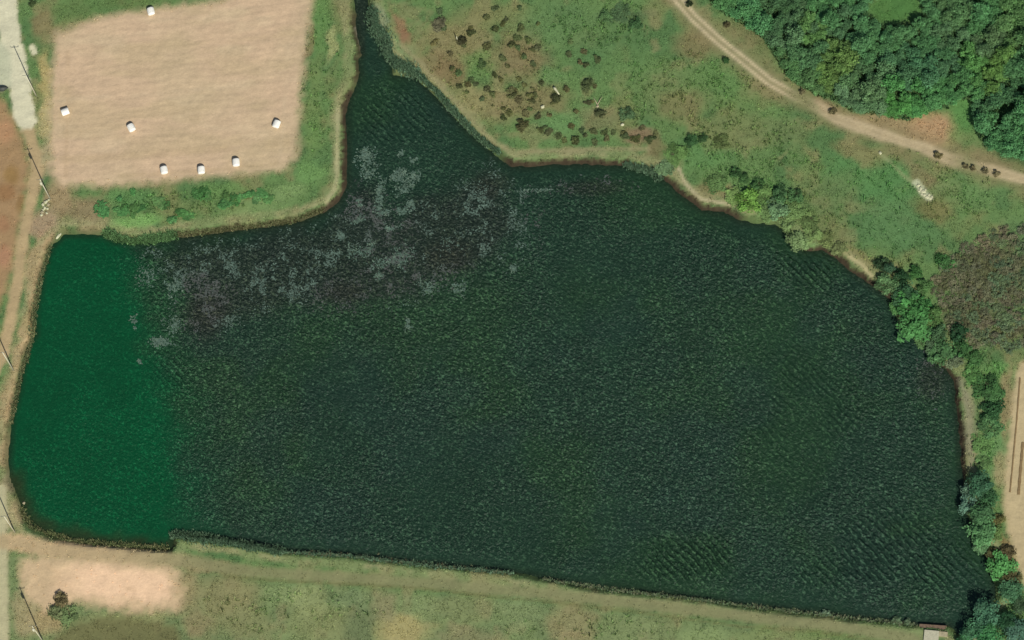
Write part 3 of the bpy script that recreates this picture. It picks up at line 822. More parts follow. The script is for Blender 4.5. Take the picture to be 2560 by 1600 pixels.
tag(put('tall_weeds', blades('tall_weeds', np.stack([tx, ty], 1), look(H2, tx, ty), rng.uniform(.22, .6, n), rng.uniform(.22, .48, n), rng.uniform(.05, .11, n), cc, 9), M_grass),
    'rank tall weeds growing on the rough slopes above the pond', 'weeds', kind='stuff')

def reed_bed(pts, hw_px, n, pal, label, hmin=.5, hmax=1.0, z=None):
    pl = GP(pts, ZW)
    seg = np.linalg.norm(np.diff(pl, axis=0), axis=1); cum = np.concatenate(([0], np.cumsum(seg)))
    s_ = rng.random(n) * cum[-1]
    k = np.clip(np.searchsorted(cum, s_, 'right') - 1, 0, len(seg) - 1)
    f = ((s_ - cum[k]) / seg[k])[:, None]
    p = pl[k] * (1 - f) + pl[k + 1] * f
    thick = .35 + 1.1 * fbm(p[:, 0], p[:, 1], .35, 97, 2)
    p = p + rng.normal(0, 1, (n, 2)) * (hw_px * S * .55 * thick)[:, None]
    z0 = np.maximum(look(H2, p[:, 0], p[:, 1]), ZW)
    c = pick_cols(n, [lin(h) for h in pal], .22)
    me = blades('shore_reeds', p, z0, rng.uniform(hmin, hmax, n), rng.uniform(.15, .4, n), rng.uniform(.03, .06, n), c, 6)
    tag(put('shore_reeds', me, M_grass), label, 'reeds', kind='stuff')
pg = ['#6f9070', '#66886a', '#7c9878', '#5c7d5c']
reed_bed([(432,1338),(500,1348),(570,1358),(640,1370),(710,1382)], 12, 2600, pg, 'pale green reeds fringing the dike at the end of the green water')
reed_bed([(710,1382),(865,1392),(960,1402),(1063,1414),(1170,1424),(1280,1436)], 7, 2000, pg + ['#7a7a5c'], 'thin pale reeds along the middle of the dike shore', .25, .5)
reed_bed([(930,30),(940,75),(965,105),(970,135),(990,165),(1040,185)], 15, 2200, pg, 'pale green reeds on the right bank of the inlet')
reed_bed([(1040,185),(1095,235),(1145,292),(1200,350),(1250,385)], 7, 1500, pg, 'narrow reed fringe on the slanting north shore')
reed_bed([(265,585),(300,598),(335,606),(400,598),(440,590)], 9, 1500, ['#6f9a62', '#7ba46c', '#638a58'], 'bright reeds hanging over the water below the bare field')
reed_bed([(440,590),(520,582),(640,566),(740,552),(812,524)], 5, 900, ['#8a8a62', '#7a8558', '#5a5a3a'], 'dry brown reeds at the foot of the field bank', .3, .6)
reed_bed([(128,615),(104,690),(88,770),(80,850),(55,930),(40,1000),(28,1060)], 6, 1100, ['#75835c', '#6a7a52', '#8a8a62'], 'straggling reeds along the western shore', .3, .7)
reed_bed([(50,1270),(80,1320),(180,1352),(320,1364),(420,1370)], 7, 650, ['#7a8458', '#6d7a4e', '#8a8a62'], 'dull reeds along the south shore of the green water', .3, .7)
reed_bed([(1360,1450),(1545,1477),(1800,1508),(2050,1538),(2290,1564)], 6, 1500, ['#77906a', '#6b7f58', '#8a8f70'], 'low reeds along the eastern half of the dike shore', .2, .45)
reed_bed([(1560,413),(1625,430),(1655,446)], 9, 500, pg, 'pale reeds at the bend of the north shore')

# ------------------------------------------------------------------ plants
def leaf_cloud(seed, lobes, leaves, size, flat=.75, spread=.62, rad=(.24, .46)):
    """crown of unit radius: leaf faces spread over many uneven lobes"""
    r = np.random.default_rng(seed)
    cs = []
    while len(cs) < lobes:
        p = r.uniform(-1, 1, 3)
        if np.linalg.norm(p) < 1 and p[2] > -.75: cs.append(p * np.array([spread, spread, spread * flat]))
    cs = np.array(cs); rad = r.uniform(rad[0], rad[1], lobes)
    k = r.integers(0, lobes, leaves)
    d = r.normal(0, 1, (leaves, 3)); d[:, 2] = np.abs(d[:, 2]) * 1.0 - .25
    d /= np.linalg.norm(d, axis=1)[:, None]
    rr = rad[k] * (.5 + .75 * r.random(leaves) ** .8)
    p = cs[k] + d * rr[:, None] * np.array([1, 1, flat])
    nrm = d * .7 + np.array([0, 0, .6]) + r.normal(0, .55, (leaves, 3))
    nrm /= np.linalg.norm(nrm, axis=1)[:, None]
    a = np.cross(nrm, r.normal(0, 1, (leaves, 3))); a /= np.linalg.norm(a, axis=1)[:, None]
    b = np.cross(nrm, a)
    s = size * (.6 + .8 * r.random((leaves, 1)))
    v = np.stack([p - a * s, p + b * s * .55, p + a * s * 1.1, p - b * s * .55], 1).reshape(-1, 3)
    v[:, 2] -= v[:, 2].min()
    lobe_t = r.uniform(.68, 1.3, lobes)
    lv = lobe_t[k] * (.75 + .5 * r.random(leaves))
    me = mesh_np('crown', v, np.arange(leaves * 4), np.full(leaves, 4), face_attr=lv)
    me.materials.append(M_leaf)
    return me
tree_crowns = [leaf_cloud(100 + i, 24 + 3 * i, 1700, .075, .8, .74, rad=(.15, .38)) for i in range(6)]
bush_crowns = [leaf_cloud(200 + i, 20 + 2 * i, 1200, .085, .65, .78, rad=(.14, .36)) for i in range(5)]
dry_crowns = [leaf_cloud(300 + i, 30, 620, .075, .55, .9, rad=(.10, .26)) for i in range(4)]
small_crowns = [leaf_cloud(400 + i, 5 + i % 3, 240, .17, .7, .55) for i in range(6)]

def trunk_mesh(seed, h):
    r = random.Random(seed); mb = MB()
    mb.tube([(0, 0, -.12), (r.uniform(-.03, .03), r.uniform(-.03, .03), h * .5), (r.uniform(-.08, .08), r.uniform(-.08, .08), h)], [.085, .06, .03], 8)
    for i in range(6):
        a = r.uniform(0, 6.28); z0 = h * r.uniform(.3, .8); L = r.uniform(.35, .6)
        mb.tube([(0, 0, z0), (math.cos(a) * L * .5, math.sin(a) * L * .5, z0 + L * .45), (math.cos(a) * L, math.sin(a) * L, z0 + L * .7)], [.035, .022, .008], 5)
    me = mb.mesh('trunk'); me.materials.append(M_bark)
    return me
trunks = [trunk_mesh(i, 1.0) for i in range(3)]
def stems_mesh(seed):
    r = random.Random(seed); mb = MB()
    for i in range(7):
        a = r.uniform(0, 6.28); L = r.uniform(.3, .6)
        mb.tube([(math.cos(a) * .05, math.sin(a) * .05, -.1), (math.cos(a) * L * .5, math.sin(a) * L * .5, .35), (math.cos(a) * L, math.sin(a) * L, .75)], [.035, .025, .008], 5)
    me = mb.mesh('stems'); me.materials.append(M_bark)
    return me
stems = [stems_mesh(i) for i in range(3)]

def tint(hexs, j=.12):
    a = alb(hexs) * random.uniform(1 - j, 1 + j)
    a = a * np.array([random.uniform(1 - j * .6, 1 + j * .6), 1, random.uniform(1 - j * .6, 1 + j * .6)])
    return (*a, 1)
LB = 1.15          # leaves shade each other: their own colour is lighter than the crown looks
def tree(px, py, dia_px, h, hexs, label, group=None, name='tree', cat='tree', pool=None):
    """px, py is where the middle of the crown is seen"""
    r = dia_px * S / 2 * 1.15
    p0 = G(px, py, h * .62)
    z = max(hgt(p0[0], p0[1]), ZW)
    root = put(name, None, loc=(p0[0], p0[1], z)); root.empty_display_size = .2
    tag(root, label, cat, group)
    pool = pool or tree_crowns
    cr = put('crown', random.choice(pool), None, root, loc=(0, 0, h * .28), rot=(random.uniform(-.1, .1), random.uniform(-.1, .1), random.uniform(0, 6.28)),
             scale=(r * random.uniform(.95, 1.1), r * random.uniform(.95, 1.1), h * .6))
    c = tint(hexs, .1); cr.color = (c[0] * LB, c[1] * LB, c[2] * LB, 1)
    s = max(.5, h * .55)
    put('trunk', random.choice(trunks), None, root, rot=(0, 0, random.uniform(0, 6.28)), scale=(r * .8, r * .8, s))
    return root
def bush(px, py, dia_px, h, hexs, label, group=None, name='shrub', cat='shrub', pool=None, j=.12):
    r = dia_px * S / 2 * 1.22
    p0 = G(px, py, h * .45)
    z = max(hgt(p0[0], p0[1]), ZW)
    root = put(name, None, loc=(p0[0], p0[1], z)); root.empty_display_size = .2
    tag(root, label, cat, group)
    pool = pool or bush_crowns
    cr = put('foliage', random.choice(pool), None, root, loc=(0, 0, 0.02), rot=(random.uniform(-.12, .12), random.uniform(-.12, .12), random.uniform(0, 6.28)),
             scale=(r * random.uniform(.92, 1.12), r * random.uniform(.92, 1.12), h * .8))
    c = tint(hexs, j); cr.color = (c[0] * LB, c[1] * LB, c[2] * LB, 1)
    put('stems', random.choice(stems), None, root, rot=(0, 0, random.uniform(0, 6.28)), scale=(r * .9, r * .9, h * .8))
    return root
def small(px, py, dia_px, h, hexs, label, group, name='low_shrub'):
    r = dia_px * S / 2
    p0 = G(px, py, h * .4); z = max(hgt(p0[0], p0[1]), ZW)
    o = put(name, random.choice(small_crowns), None, loc=(p0[0], p0[1], z - .04), rot=(0, 0, random.uniform(0, 6.28)),
            scale=(r * random.uniform(.85, 1.25), r * random.uniform(.85, 1.25), h))
    c = tint(hexs, .18); f_ = 1.75 if 'field' in label else 1.5; o.color = (c[0] * f_, c[1] * f_, c[2] * f_, 1)
    return tag(o, label, 'shrub', group)

# --- wood above the dirt track
clear = [(2240,22,78,52),(2405,300,40,58),(2345,322,50,35)]
gap_line = GP([(2560,225),(2500,290),(2440,372)])
hues = [(1800,20,'#42734a'),(1880,40,'#427852'),(1930,25,'#375540'),(2000,70,'#4d6953'),(2030,80,'#587d48'),(2060,20,'#42734d'),(2100,70,'#3a5946'),(2160,70,'#447353'),(2200,110,'#3f6d4b'),(2020,130,'#44684d'),
 (2090,140,'#5a743e'),(2100,170,'#5e773c'),(2140,200,'#4f6d4d'),(2170,180,'#4b6b51'),(2230,160,'#3b654f'),(2300,60,'#426d4b'),(2340,130,'#3d6b4b'),(2400,40,'#4d6d4d'),(2380,100,'#4b674f'),(2450,60,'#42734d'),(2470,110,'#4d6149'),
 (2540,70,'#4d6d43'),(2450,170,'#4d7d43'),(2490,170,'#5b7d3d'),(2550,180,'#426d4d'),(2300,180,'#38654f'),(2360,160,'#3d614d'),(2280,240,'#427d45'),(2250,270,'#427d3d'),(2350,230,'#42784b'),(2420,220,'#427348'),(2500,300,'#3d6f4b'),(2540,340,'#427853'),(2480,270,'#385f47'),(2130,230,'#5a745d'),(2170,240,'#536e55'),(1960,180,'#4a6e48'),(2010,215,'#4f7048')]
pts = []
tries = 0
while tries < 16000 and len(pts) < 298:
    tries += 1
    px, py = random.uniform(1750, 2590), random.uniform(-25, 425)
    w = G(px, py)
    if sdf(np.array([w[:2]]), forest)[0] > -.8: continue
    if any(((px - a) / rx) ** 2 + ((py - b) / ry) ** 2 < 1 for a, b, rx, ry in clear): continue
    if line_dist(np.array([w[:2]]), gap_line)[0] < 1.2: continue
    d = random.choice([random.uniform(28, 40), random.uniform(36, 62)])
    if all((px - q[0]) ** 2 + (py - q[1]) ** 2 > (.29 * (d + q[2])) ** 2 for q in pts):
        pts.append((px, py, d))
def tone_word(hx):
    r_, g_, b_ = [int(hx[i:i + 2], 16) for i in (1, 3, 5)]
    if r_ > 84: return 'yellowish' if b_ < 70 else 'greyish'
    if b_ > 78 and r_ < 72: return 'bluish green'
    if g_ < 104: return 'dark green'
    return 'bright green' if g_ > 120 else 'mid green'
def forest_zone(px, py, edge):
    if px > 2445 and py > 235: return 'right of the dark gap, ' + ('upper part' if py < 310 else 'lower part')
    if edge < 3.2: return 'on the wood edge by the ' + ('track top' if px < 1900 else 'track bend' if px < 2060 else 'middle of the track' if px < 2230 else 'bare patch')
    if py < 70 and 2150 < px < 2330: return 'beside the bright clearing'
    if px < 1900: return 'in the western tip of the wood'
    if px < 2010: return 'in the west of the wood, ' + ('top' if py < 80 else 'bottom')
    if px < 2130: return 'left of the clearing, ' + ('top' if py < 70 else 'middle' if py < 150 else 'bottom')
    if px < 2240: return 'below the clearing, ' + ('near it' if py < 150 else 'farther down')
    if px < 2340: return 'right of the clearing, ' + ('top' if py < 80 else 'middle' if py < 170 else 'bottom')
    if px < 2450: return 'in the east of the wood, ' + ('top' if py < 80 else 'middle' if py < 160 else 'bottom')
    return 'at the right edge of the wood, ' + ('top' if py < 80 else 'middle' if py < 150 else 'bottom')
for (px, py, d) in pts:
    edge = -sdf(np.array([G(px, py)[:2]]), forest)[0]
    h = d * S * random.uniform(.65, .9) * (0.75 if edge < 3 else 1.0) * (1.35 if px > 2450 and py > 240 else 1.0)
    LB = 2.0
    hx = sorted(hues, key=lambda q_: (q_[0] - px) ** 2 + (q_[1] - py) ** 2 + random.uniform(0, 1500))[0][2]
    size = 'small ' if d < 34 else 'large ' if d > 50 else ''
    t_ = tree(px, py, d, h, hx, size + tone_word(hx) + ' tree ' + forest_zone(px, py, edge), 'trees of the wood above the dirt track', name='broadleaf_tree')
    cr_ = t_.children[0]; m_ = alb('#4e7043') * 2.05; cr_.color = tuple(.55 * cr_.color[i_] * (1.05, 1, .88)[i_] + .45 * m_[i_] for i_ in range(3)) + (1,)
LB = 1.2
# undergrowth between the trees
N = 26000
ux = rng.uniform(G(1740, 0)[0], 101, N); uy = rng.uniform(G(0, 430)[1], G(0, -20)[1], N)
up2 = np.stack([ux, uy], 1)
ok = (sdf(up2, forest) < .2) & (line_dist(up2, gap_line) > .8)
for (a, b, rx, ry) in clear:
    c = G(a, b); ok &= ((ux - c[0]) / (rx * S)) ** 2 + ((uy - c[1]) / (ry * S)) ** 2 > .9
ux, uy = ux[ok], uy[ok]; n = len(ux)
tag(put('undergrowth', blades('undergrowth', np.stack([ux, uy], 1), look(H2, ux, uy), rng.uniform(.3, 1.1, n), rng.uniform(.3, .6, n), rng.uniform(.07, .14, n), pick_cols(n, [lin('#5d8150'), lin('#527a4c'), lin('#66824f')], .2), 8), M_grass),
    'dense green undergrowth between the trees of the wood', 'undergrowth', kind='stuff')

# --- brown thicket on the right
LB = 2.0
thicket = GP([(2325,735),(2345,680),(2400,630),(2470,585),(2600,560),(2600,860),(2540,880),(2440,860),(2400,830),(2360,800)])
q = []; tries = 0
while tries < 9000 and len(q) < 130:
    tries += 1
    px, py = random.uniform(2310, 2590), random.uniform(560, 885)
    if sdf(np.array([G(px, py)[:2]]), thicket)[0] > -.3: continue
    d = random.uniform(24, 42)
    if all((px - b[0]) ** 2 + (py - b[1]) ** 2 > (.31 * (d + b[2])) ** 2 for b in q): q.append((px, py, d))
for (px, py, d) in q:
    gr = random.random() < (.5 if px > 2490 else .25)
    side = ('left' if px < 2400 else 'middle' if px < 2480 else 'right') + (' top' if py < 670 else ' centre' if py < 770 else ' bottom') + ' of the thicket'
    size = 'small ' if d < 29 else 'large ' if d > 37 else ''
    bush(px, py, d, random.uniform(.5, .9), random.choice(['#566548', '#536648']) if gr else random.choice(['#5a5c44', '#605e48', '#54583e', '#62644d']),
         size + ('greenish bush, ' if gr else 'brown withered bush, ') + side, 'bushes of the brown thicket', pool=dry_crowns)

# --- single bushes and trees round the pond: px, py, diameter, height, colour, label
LB = 1.2
singles = [
 (1871,500,62,1.7,'#7ba852','bright yellow-green bush overhanging the north-east shore'),
 (1838,432,30,1.1,'#4c7042','dark bush on the slope above the bright yellow-green bush'),
 (1862,446,26,1.0,'#507645','smaller dark bush touching the dark one above the shore'),
 (1893,462,34,1.2,'#4c7242','dark bush right of the pair above the bright shore bush'),
 (1725,352,32,1.0,'#4a7042','dark bush on the slope over the pale curved bank'),
 (1755,345,24,.9,'#46663c','small dark bush right of the one over the curved bank'),
 (1805,352,40,.6,'#6a7d4c','olive bush high on the weedy slope'),
 (1948,488,46,1.5,'#50784c','dark leafy bush at the top of the shore dip'),
 (1990,490,40,1.4,'#557c4c','dark bush beside the leafy one at the shore dip'),
 (1945,525,52,1.4,'#7a9c70','pale green bush under the two dark ones at the shore dip'),
 (1968,560,34,1.1,'#88a468','light olive bush leaning over the water at the dip'),
 (1995,598,50,1.2,'#86a06a','pale bush with drooping leaves reaching into the pond'),
 (2035,585,44,.9,'#7f985e','olive bush right of the drooping pale bush'),
 (1835,495,44,.6,'#7c9a58','low light green bush between the pale bank and the bright shore bush'),
 (1915,530,40,.8,'#76965c','low green bush hugging the shore right of the bright bush'),
 (1915,490,50,.7,'#6c8f52','low green bush above the shore right of the bright bush'),
 (1985,530,54,.7,'#789458','low olive bush on the slope behind the shore dip'),
 (2020,550,50,.6,'#748c54','low olive bush higher up behind the drooping pale bush'),
 (2065,600,44,.6,'#809058','low dry bush above the dark bank right of the dip'),
 (2100,622,40,.5,'#7d8a58','low dry bush left of the pale bank edge'),
 (1790,455,52,.6,'#6f8f54','low green bush on the slope behind the pale curved bank'),
 (1660,420,46,.6,'#789668','low pale bush where the shore path ends'),
 (1690,385,60,.5,'#66884c','spreading low bush above the end of the shore path'),
 (2245,765,44,1.2,'#5f8f52','green bush at the water side of the big shore pair'),
 (2310,850,50,1.0,'#6a9058','green bush filling the shore below the big pair'),
 (2430,940,48,.8,'#64904f','low green bush above the head of the dark bank'),
 (2452,1110,50,.6,'#6b9256','low green bush on the verge left of the sown field'),
 (2455,1160,46,.6,'#6d9058','low green bush above the south-east shore row'),
 (2200,658,34,1.5,'#3c5838','dark bush at the end of the pale bank edge'),
 (2222,668,28,1.3,'#4b7050','blue-green bush touching the dark one at the bank edge'),
 (2214,708,50,1.7,'#678a5b','pale green bush standing in the shore below the dark bush'),
 (2252,692,38,1.8,'#2f5232','very dark bush in front of the meadow'),
 (2290,682,36,1.5,'#44703c','mid green bush right of the very dark bush'),
 (2262,735,60,2.0,'#47704a','mottled green bush behind the shore'),
 (2310,715,36,1.4,'#567a45','small green bush beside the brown thicket'),
 (2285,770,84,2.3,'#4f8748','large bright green bush on the east shore'),
 (2288,812,78,2.1,'#558a4e','brightest green bush, lowest of the big shore pair'),
 (2335,790,44,1.4,'#5b7f47','green bush between the big shore pair and the thicket'),
 (2345,835,46,1.5,'#4f6f48','dull green bush below the shore pair'),
 (2398,830,44,1.8,'#2f5433','dark green bush under the brown thicket'),
 (2355,880,60,1.7,'#557c4c','green bush over the corner of the east shore'),
 (2330,868,34,1.2,'#6c8a62','pale bush at the water end of the corner bush'),
 (2405,875,46,1.5,'#46703f','green bush right of the shore corner'),
 (2385,905,40,1.1,'#7a8a66','greyish bush above the dark bank'),
 (2440,895,40,1.1,'#507a45','low green bush left of the bright grass'),
 (2470,968,62,1.4,'#4c7543','green bush between the bank and the sown field'),
 (2488,990,50,1.2,'#4f7a48','small green bush by the sown field verge'),
 (2478,1028,58,1.6,'#365a36','dark bush alone between bank and sown field'),
 (2476,1060,54,1.2,'#5a8352','lighter bush at the foot of the lone dark bush'),
 (2450,1212,66,2.6,'#487350','blue-green tree at the top of the south-east shore row'),
 (2420,1222,34,1.9,'#6b8c74','greyish bush leaning over the water from the shore row'),
 (2418,1260,38,1.7,'#6a917a','pale blue-green bush reaching farthest over the water'),
 (2470,1245,52,2.2,'#436c42','green tree behind the pale blue-green bush'),
 (2455,1285,64,2.4,'#5b8455','green tree in the middle of the shore row'),
 (2452,1330,72,2.4,'#65925f','bright green tree, broadest of the shore row'),
 (2452,1358,48,1.7,'#78a072','pale green bush at the water side of the broadest tree'),
 (2488,1330,40,1.4,'#65804a','olive bush between the shore row and the sown field'),
 (2496,1300,36,1.2,'#6e6c42','brown-green bush on the edge of the sown field'),
 (2515,1380,40,1.2,'#6b6142','brown bush on the edge of the sown field further down'),
 (2480,1378,34,1.3,'#6a6a45','olive-brown bush above the bright lower bush'),
 (2500,1410,66,2.0,'#569050','bright green bush low on the east shore'),
 (2535,1448,40,1.2,'#65623f','brown bush below the bright lower bush'),
 (2530,1480,60,2.1,'#5f8c62','pale green tree near the south-east corner'),
 (2550,1515,44,1.8,'#50694a','dull green tree at the right edge near the corner'),
 (2470,1530,72,2.8,'#4e7a5c','blue-green tree at the pond corner'),
 (2515,1555,52,2.4,'#36603f','dark green tree behind the corner tree'),
 (2432,1572,60,2.4,'#4f7f5b','green tree overhanging the water by the concrete slab'),
 (2476,1592,64,2.2,'#4c8a52','bright green tree at the bottom edge'),
 (2545,1582,66,2.3,'#527a66','bluish tree in the bottom right corner'),
 (2415,1602,44,1.6,'#4c8050','green bush at the bottom edge beside the slab'),
 (2064,1530,24,.9,'#8aa382','pale bush alone on the dike shore'),
 (2240,1551,26,.9,'#7f9a72','pale bush on the dike near the concrete slab'),
 (2268,1553,20,.8,'#7a9470','small pale bush nearest the concrete slab'),
 (151,1500,36,1.4,'#7d7652','brown-topped bush beside the sandy patch'),
 (142,1528,40,1.2,'#7f8a5e','olive bush under the brown-topped bush'),
 (170,1540,44,.9,'#7f9460','light green bush by the dark hollow'),
 (880,625,2,.1,'#000000',None),
 (1095,62,44,.6,'#78755a','flat brownish bush on the slope beside the inlet'),
 (1154,102,26,1.0,'#57573a','dark bush behind the pale upright post'),
 (1304,312,30,1.1,'#5c5e3c','large dark bush in the lower part of the planted slope'),
 (1390,243,24,.9,'#525a3a','dark bush at the foot of the pale log'),
 (1467,212,34,.9,'#5c6842','round dark bush on the green edge of the planted slope'),
 (1499,284,26,1.0,'#5a6240','dark bush below the forked dead branch'),
 (1568,285,34,.9,'#5c7850','soft dark bush above the right pale boulder'),
 (1550,34,56,.5,'#5c7a52','wide dark bush at the top of the green slope'),
 (1513,40,30,.8,'#5a7a4c','dark bush left of the wide one at the top'),
 (1590,58,36,.9,'#4c7044','dark green bush right of the wide one at the top'),
 (1722,10,20,.9,'#3a4a2e','small dark bush beside the top of the dirt track'),
 (1816,60,17,.9,'#605a3c','brown bush between track and wood'),
 (2004,228,15,.9,'#807a58','brown bush right at the track bend'),
 (2082,278,17,.9,'#726e4c','dark bush on the upper side of the track'),
 (2345,388,19,1.0,'#827a52','brown bush on the lower side of the track'),
 (2414,416,15,.9,'#857e5c','leftmost of four dark bushes along the track'),
 (2433,421,15,.9,'#857e5c','second of four dark bushes along the track'),
 (2462,427,17,1.0,'#857e5c','third of four dark bushes along the track'),
 (2491,434,17,1.0,'#857e5c','rightmost of four dark bushes along the track'),
 (1815,150,17,.9,'#466a3c','small dark green bush below the middle of the track'),
 (2370,655,40,1.1,'#4d7a45','green bush at the upper left of the thicket'),
 (2350,645,26,1.,'#3f6a38','small dark bush in the meadow beside the thicket'),
 (80,8,18,.7,'#4f5f3a','small dark bush beside the top of the concrete road'),
]
for (px, py, d, h, c, lab) in singles:
    if lab is None: continue
    if 'tree' in lab: tree(px, py, d, h, c, lab, 'trees of the pond shore', name='shore_tree', pool=tree_crowns)
    else: bush(px, py, d, h, c, lab, 'bushes round the pond', j=.06)

# --- planted slope: small dark shrubs
planted = [(1109,70),(1176,70),(1178,84),(1238,74),(1215,44),(1265,48),(1258,57),(1302,69),(1294,93),(1278,111),(1294,119),(1344,117),(1330,125),
 (1085,105),(1160,112),(1219,117),(1125,134),(1258,145),(1203,159),(1130,172),(1144,180),(1236,186),(1252,199),(1178,201),(1190,209),(1170,212),
 (1168,230),(1217,221),(1285,230),(1298,196),(1353,207),(1334,159),(1312,212),(1277,224),(1284,237),(1273,240),(1326,237),(1337,236),(1329,253),
 (1297,251),(1259,270),(1260,294),(1273,283),(1324,273),(1316,284),(1375,288),(1362,320),(1350,325),(1370,331),(1428,316),(1411,352),(1415,221),
 (1487,216),(1464,228),(1385,257),(1480,253),(1468,257),(1439,279),(1456,327),(1463,337),(1483,329),(1512,329),(1533,331),(1560,331),(1562,341),
 (1605,320),(1638,333),(1636,344),(1487,356),(1517,345),(1460,130),(1452,156),(1492,148),(1425,103),(1423,135),(1465,164),(1300,20),(1240,20),(1345,60),
 (1100,30),(1320,100),(1310,140),(1270,165),(1150,215),(1205,245),(1230,235),(1345,290),(1395,340),(1440,350),(1590,345),(1620,350)]
for (px, py) in planted:
    dd_ = random.uniform(15, 26)
    size = 'tiny' if dd_ < 18 else 'small' if dd_ < 22.5 else 'mid-sized'
    if px < 1200 and py < 140: where = 'on the dry slope next to the inlet'
    elif px < 1240 and py < 140: where = 'at the top left of the planted slope'
    elif px < 1240: where = 'above the slanting shore, ' + ('upper part' if py < 190 else 'lower part')
    elif py > 310: where = 'in the lowest row, ' + ('left end' if px < 1420 else 'middle' if px < 1530 else 'right end')
    elif px > 1440: where = 'on the green right slope, ' + ('high' if py < 200 else 'low')
    elif py < 135: where = 'at the top of the planted slope, ' + ('left' if px < 1300 else 'right')
    elif py < 220: where = 'in the upper middle of the planted slope'
    else: where = 'around the pale round boulder, ' + ('left of it' if px < 1300 else 'near it' if px < 1400 else 'right of it')
    lab = size + ' dark olive shrub ' + where
    small(px, py, dd_ * 1.1, random.uniform(.35, .6), random.choice(['#575f3a', '#5c623e', '#525c39', '#52623e', '#60613f']), lab, 'small shrubs of the planted slope')
# low dark shrubs under the bare field
for (px, py) in [(333,479),(299,495),(257,522),(291,524),(312,528),(336,527),(352,522),(450,530),(470,540),(505,482),(489,485),(520,490),(563,490),(585,498),(603,492),(618,488),(630,482),(656,485),(674,495),(415,515),(395,505),(430,548),(560,512),(640,500)]:
    lab = 'low dark green shrub below the bare field, ' + ('left end' if px < 300 else 'under the field corner' if px < 360 else 'under the left bale' if px < 460 else 'under the middle bale' if px < 540 else 'under the right bale' if px < 625 else 'right end')
    small(px, py, random.uniform(26, 48), random.uniform(.25, .5), random.choice(['#4a7340', '#446c3c', '#527645']), lab, 'low shrubs on the verge below the bare field')

# ------------------------------------------------------------------ bales
def bale_mesh():
    r0, L, nseg, nr = .62, 1.35, 28, 13
    vs = []; fs = []
    r = random.Random(3)
    prof = [(-.5, .0), (-.5, .55), (-.49, .82), (-.46, .95), (-.40, 1.0), (-.2, 1.02), (0, 1.03), (.2, 1.02), (.40, 1.0), (.46, .95), (.49, .82), (.5, .55), (.5, 0)]
    for (t_, rr) in prof:
        for k in range(nseg):
            a = 2 * math.pi * k / nseg
            w = 1 + .02 * math.sin(5 * a + t_ * 9) + r.uniform(-.012, .012)
            z = math.sin(a) * r0 * rr * w
            z = max(z, -r0 * .86)
            vs.append((t_ * L, math.cos(a) * r0 * rr * w, z + r0 * .86))
    for i in range(len(prof) - 1):
        for k in range(nseg):
            fs.append((i * nseg + k, i * nseg + (k + 1) % nseg, (i + 1) * nseg + (k + 1) % nseg, (i + 1) * nseg + k))
    mb = MB(); mb.add(vs, fs)
    return mb.mesh('bale', True)
def seam_mesh():
    mb = MB()
    for tx_ in (-.34, -.12, .1, .33):
        pts_ = [(tx_ + .02 * math.sin(a * 3), math.cos(a) * .636, math.sin(a) * .636 + .533) for a in [math.pi * (-.15 + 1.3 * k / 18) for k in range(19)]]
        mb.tube(pts_, [.012] * 19, 5)
    return mb.mesh('wrap_seam', True)
bm_, sm_ = bale_mesh(), seam_mesh()
bm_.materials.append(M_wrap); sm_.materials.append(M_twine)
for (px, py, rot, label) in [
 (378, 26, 105, 'white wrapped bale nearest the top edge of the bare field'),
 (164, 277, 20, 'white wrapped bale farthest left on the bare field'),
 (329, 317, 118, 'white wrapped bale lying out in the left half of the bare field'),
 (692, 308, 70, 'white wrapped bale alone by the right edge of the bare field'),
 (411, 423, 102, 'left one of three white bales along the bottom of the bare field'),
 (504, 423, 95, 'middle one of three white bales along the bottom of the bare field'),
 (591, 404, 95, 'right one of three white bales along the bottom of the bare field')]:
    p = on_ground(px, py + 4)
    root = put('wrapped_bale', None, loc=p, rot=(0, 0, math.radians(rot)))
    root.empty_display_size = .2
    tag(root, label, 'bale', 'wrapped bales on the bare field')
    put('wrapping', bm_, None, root, scale=(1.1, 1.1, .78)); put('wrap_seam', sm_, None, root, scale=(1.1, 1.1, .78))

# ------------------------------------------------------------------ utility poles
def pole(px, py, label, transformer=False, h=10.6):
    p = on_ground(px, py)
    line = math.atan2(0.95, -0.05)
    root = put('utility_pole', None, loc=p, rot=(0, 0, line - math.pi / 2)); root.empty_display_size = .3
    tag(root, label, 'utility pole', 'utility poles along the western road')
    mb = MB(); mb.tube([(0, 0, -.6), (0, 0, h * .5), (0, 0, h)], [.13, .105, .075], 12)
    put('shaft', mb.mesh('shaft', True), M_pole, root)
    mb = MB(); mb.box((0, .17, h - .45), 1.5, .07, .08, 0, .015)
    arm = put('crossarm', mb.mesh('crossarm'), M_steel, root)
    for xx in (-.75, 0, .75):
        mb = MB(); mb.tube([(xx, .17, h - .40), (xx, .17, h - .3), (xx, .17, h - .22), (xx, .17, h - .12)], [.02, .06, .045, .02], 8)
        put('insulator', mb.mesh('insulator', True), M_stone_d, arm)
    if transformer:
        mb = MB(); mb.tube([(0, -.36, h - 1.75), (0, -.36, h - 1.7), (0, -.36, h - .9), (0, -.36, h - .82)], [.2, .25, .25, .18], 14)
        put('transformer', mb.mesh('transformer', True), M_pole, root)
        mb = MB(); mb.box((0, -.15, h - 1.3), .12, .3, .5, 0, .01)
        put('bracket', mb.mesh('bracket'), M_steel, root)
    return root
pole(91, 240, 'concrete utility pole beside the pale concrete road, topmost of the row')
pole(126, 498, 'utility pole with a transformer standing by the rubble heap', True)
pole(34, 926, 'utility pole on the tan bank of the green water')
pole(38, 1332, 'utility pole at the corner where dike and western road meet')
pole(108, 1604, 'utility pole with a transformer at the bottom edge by the sandy patch', True)

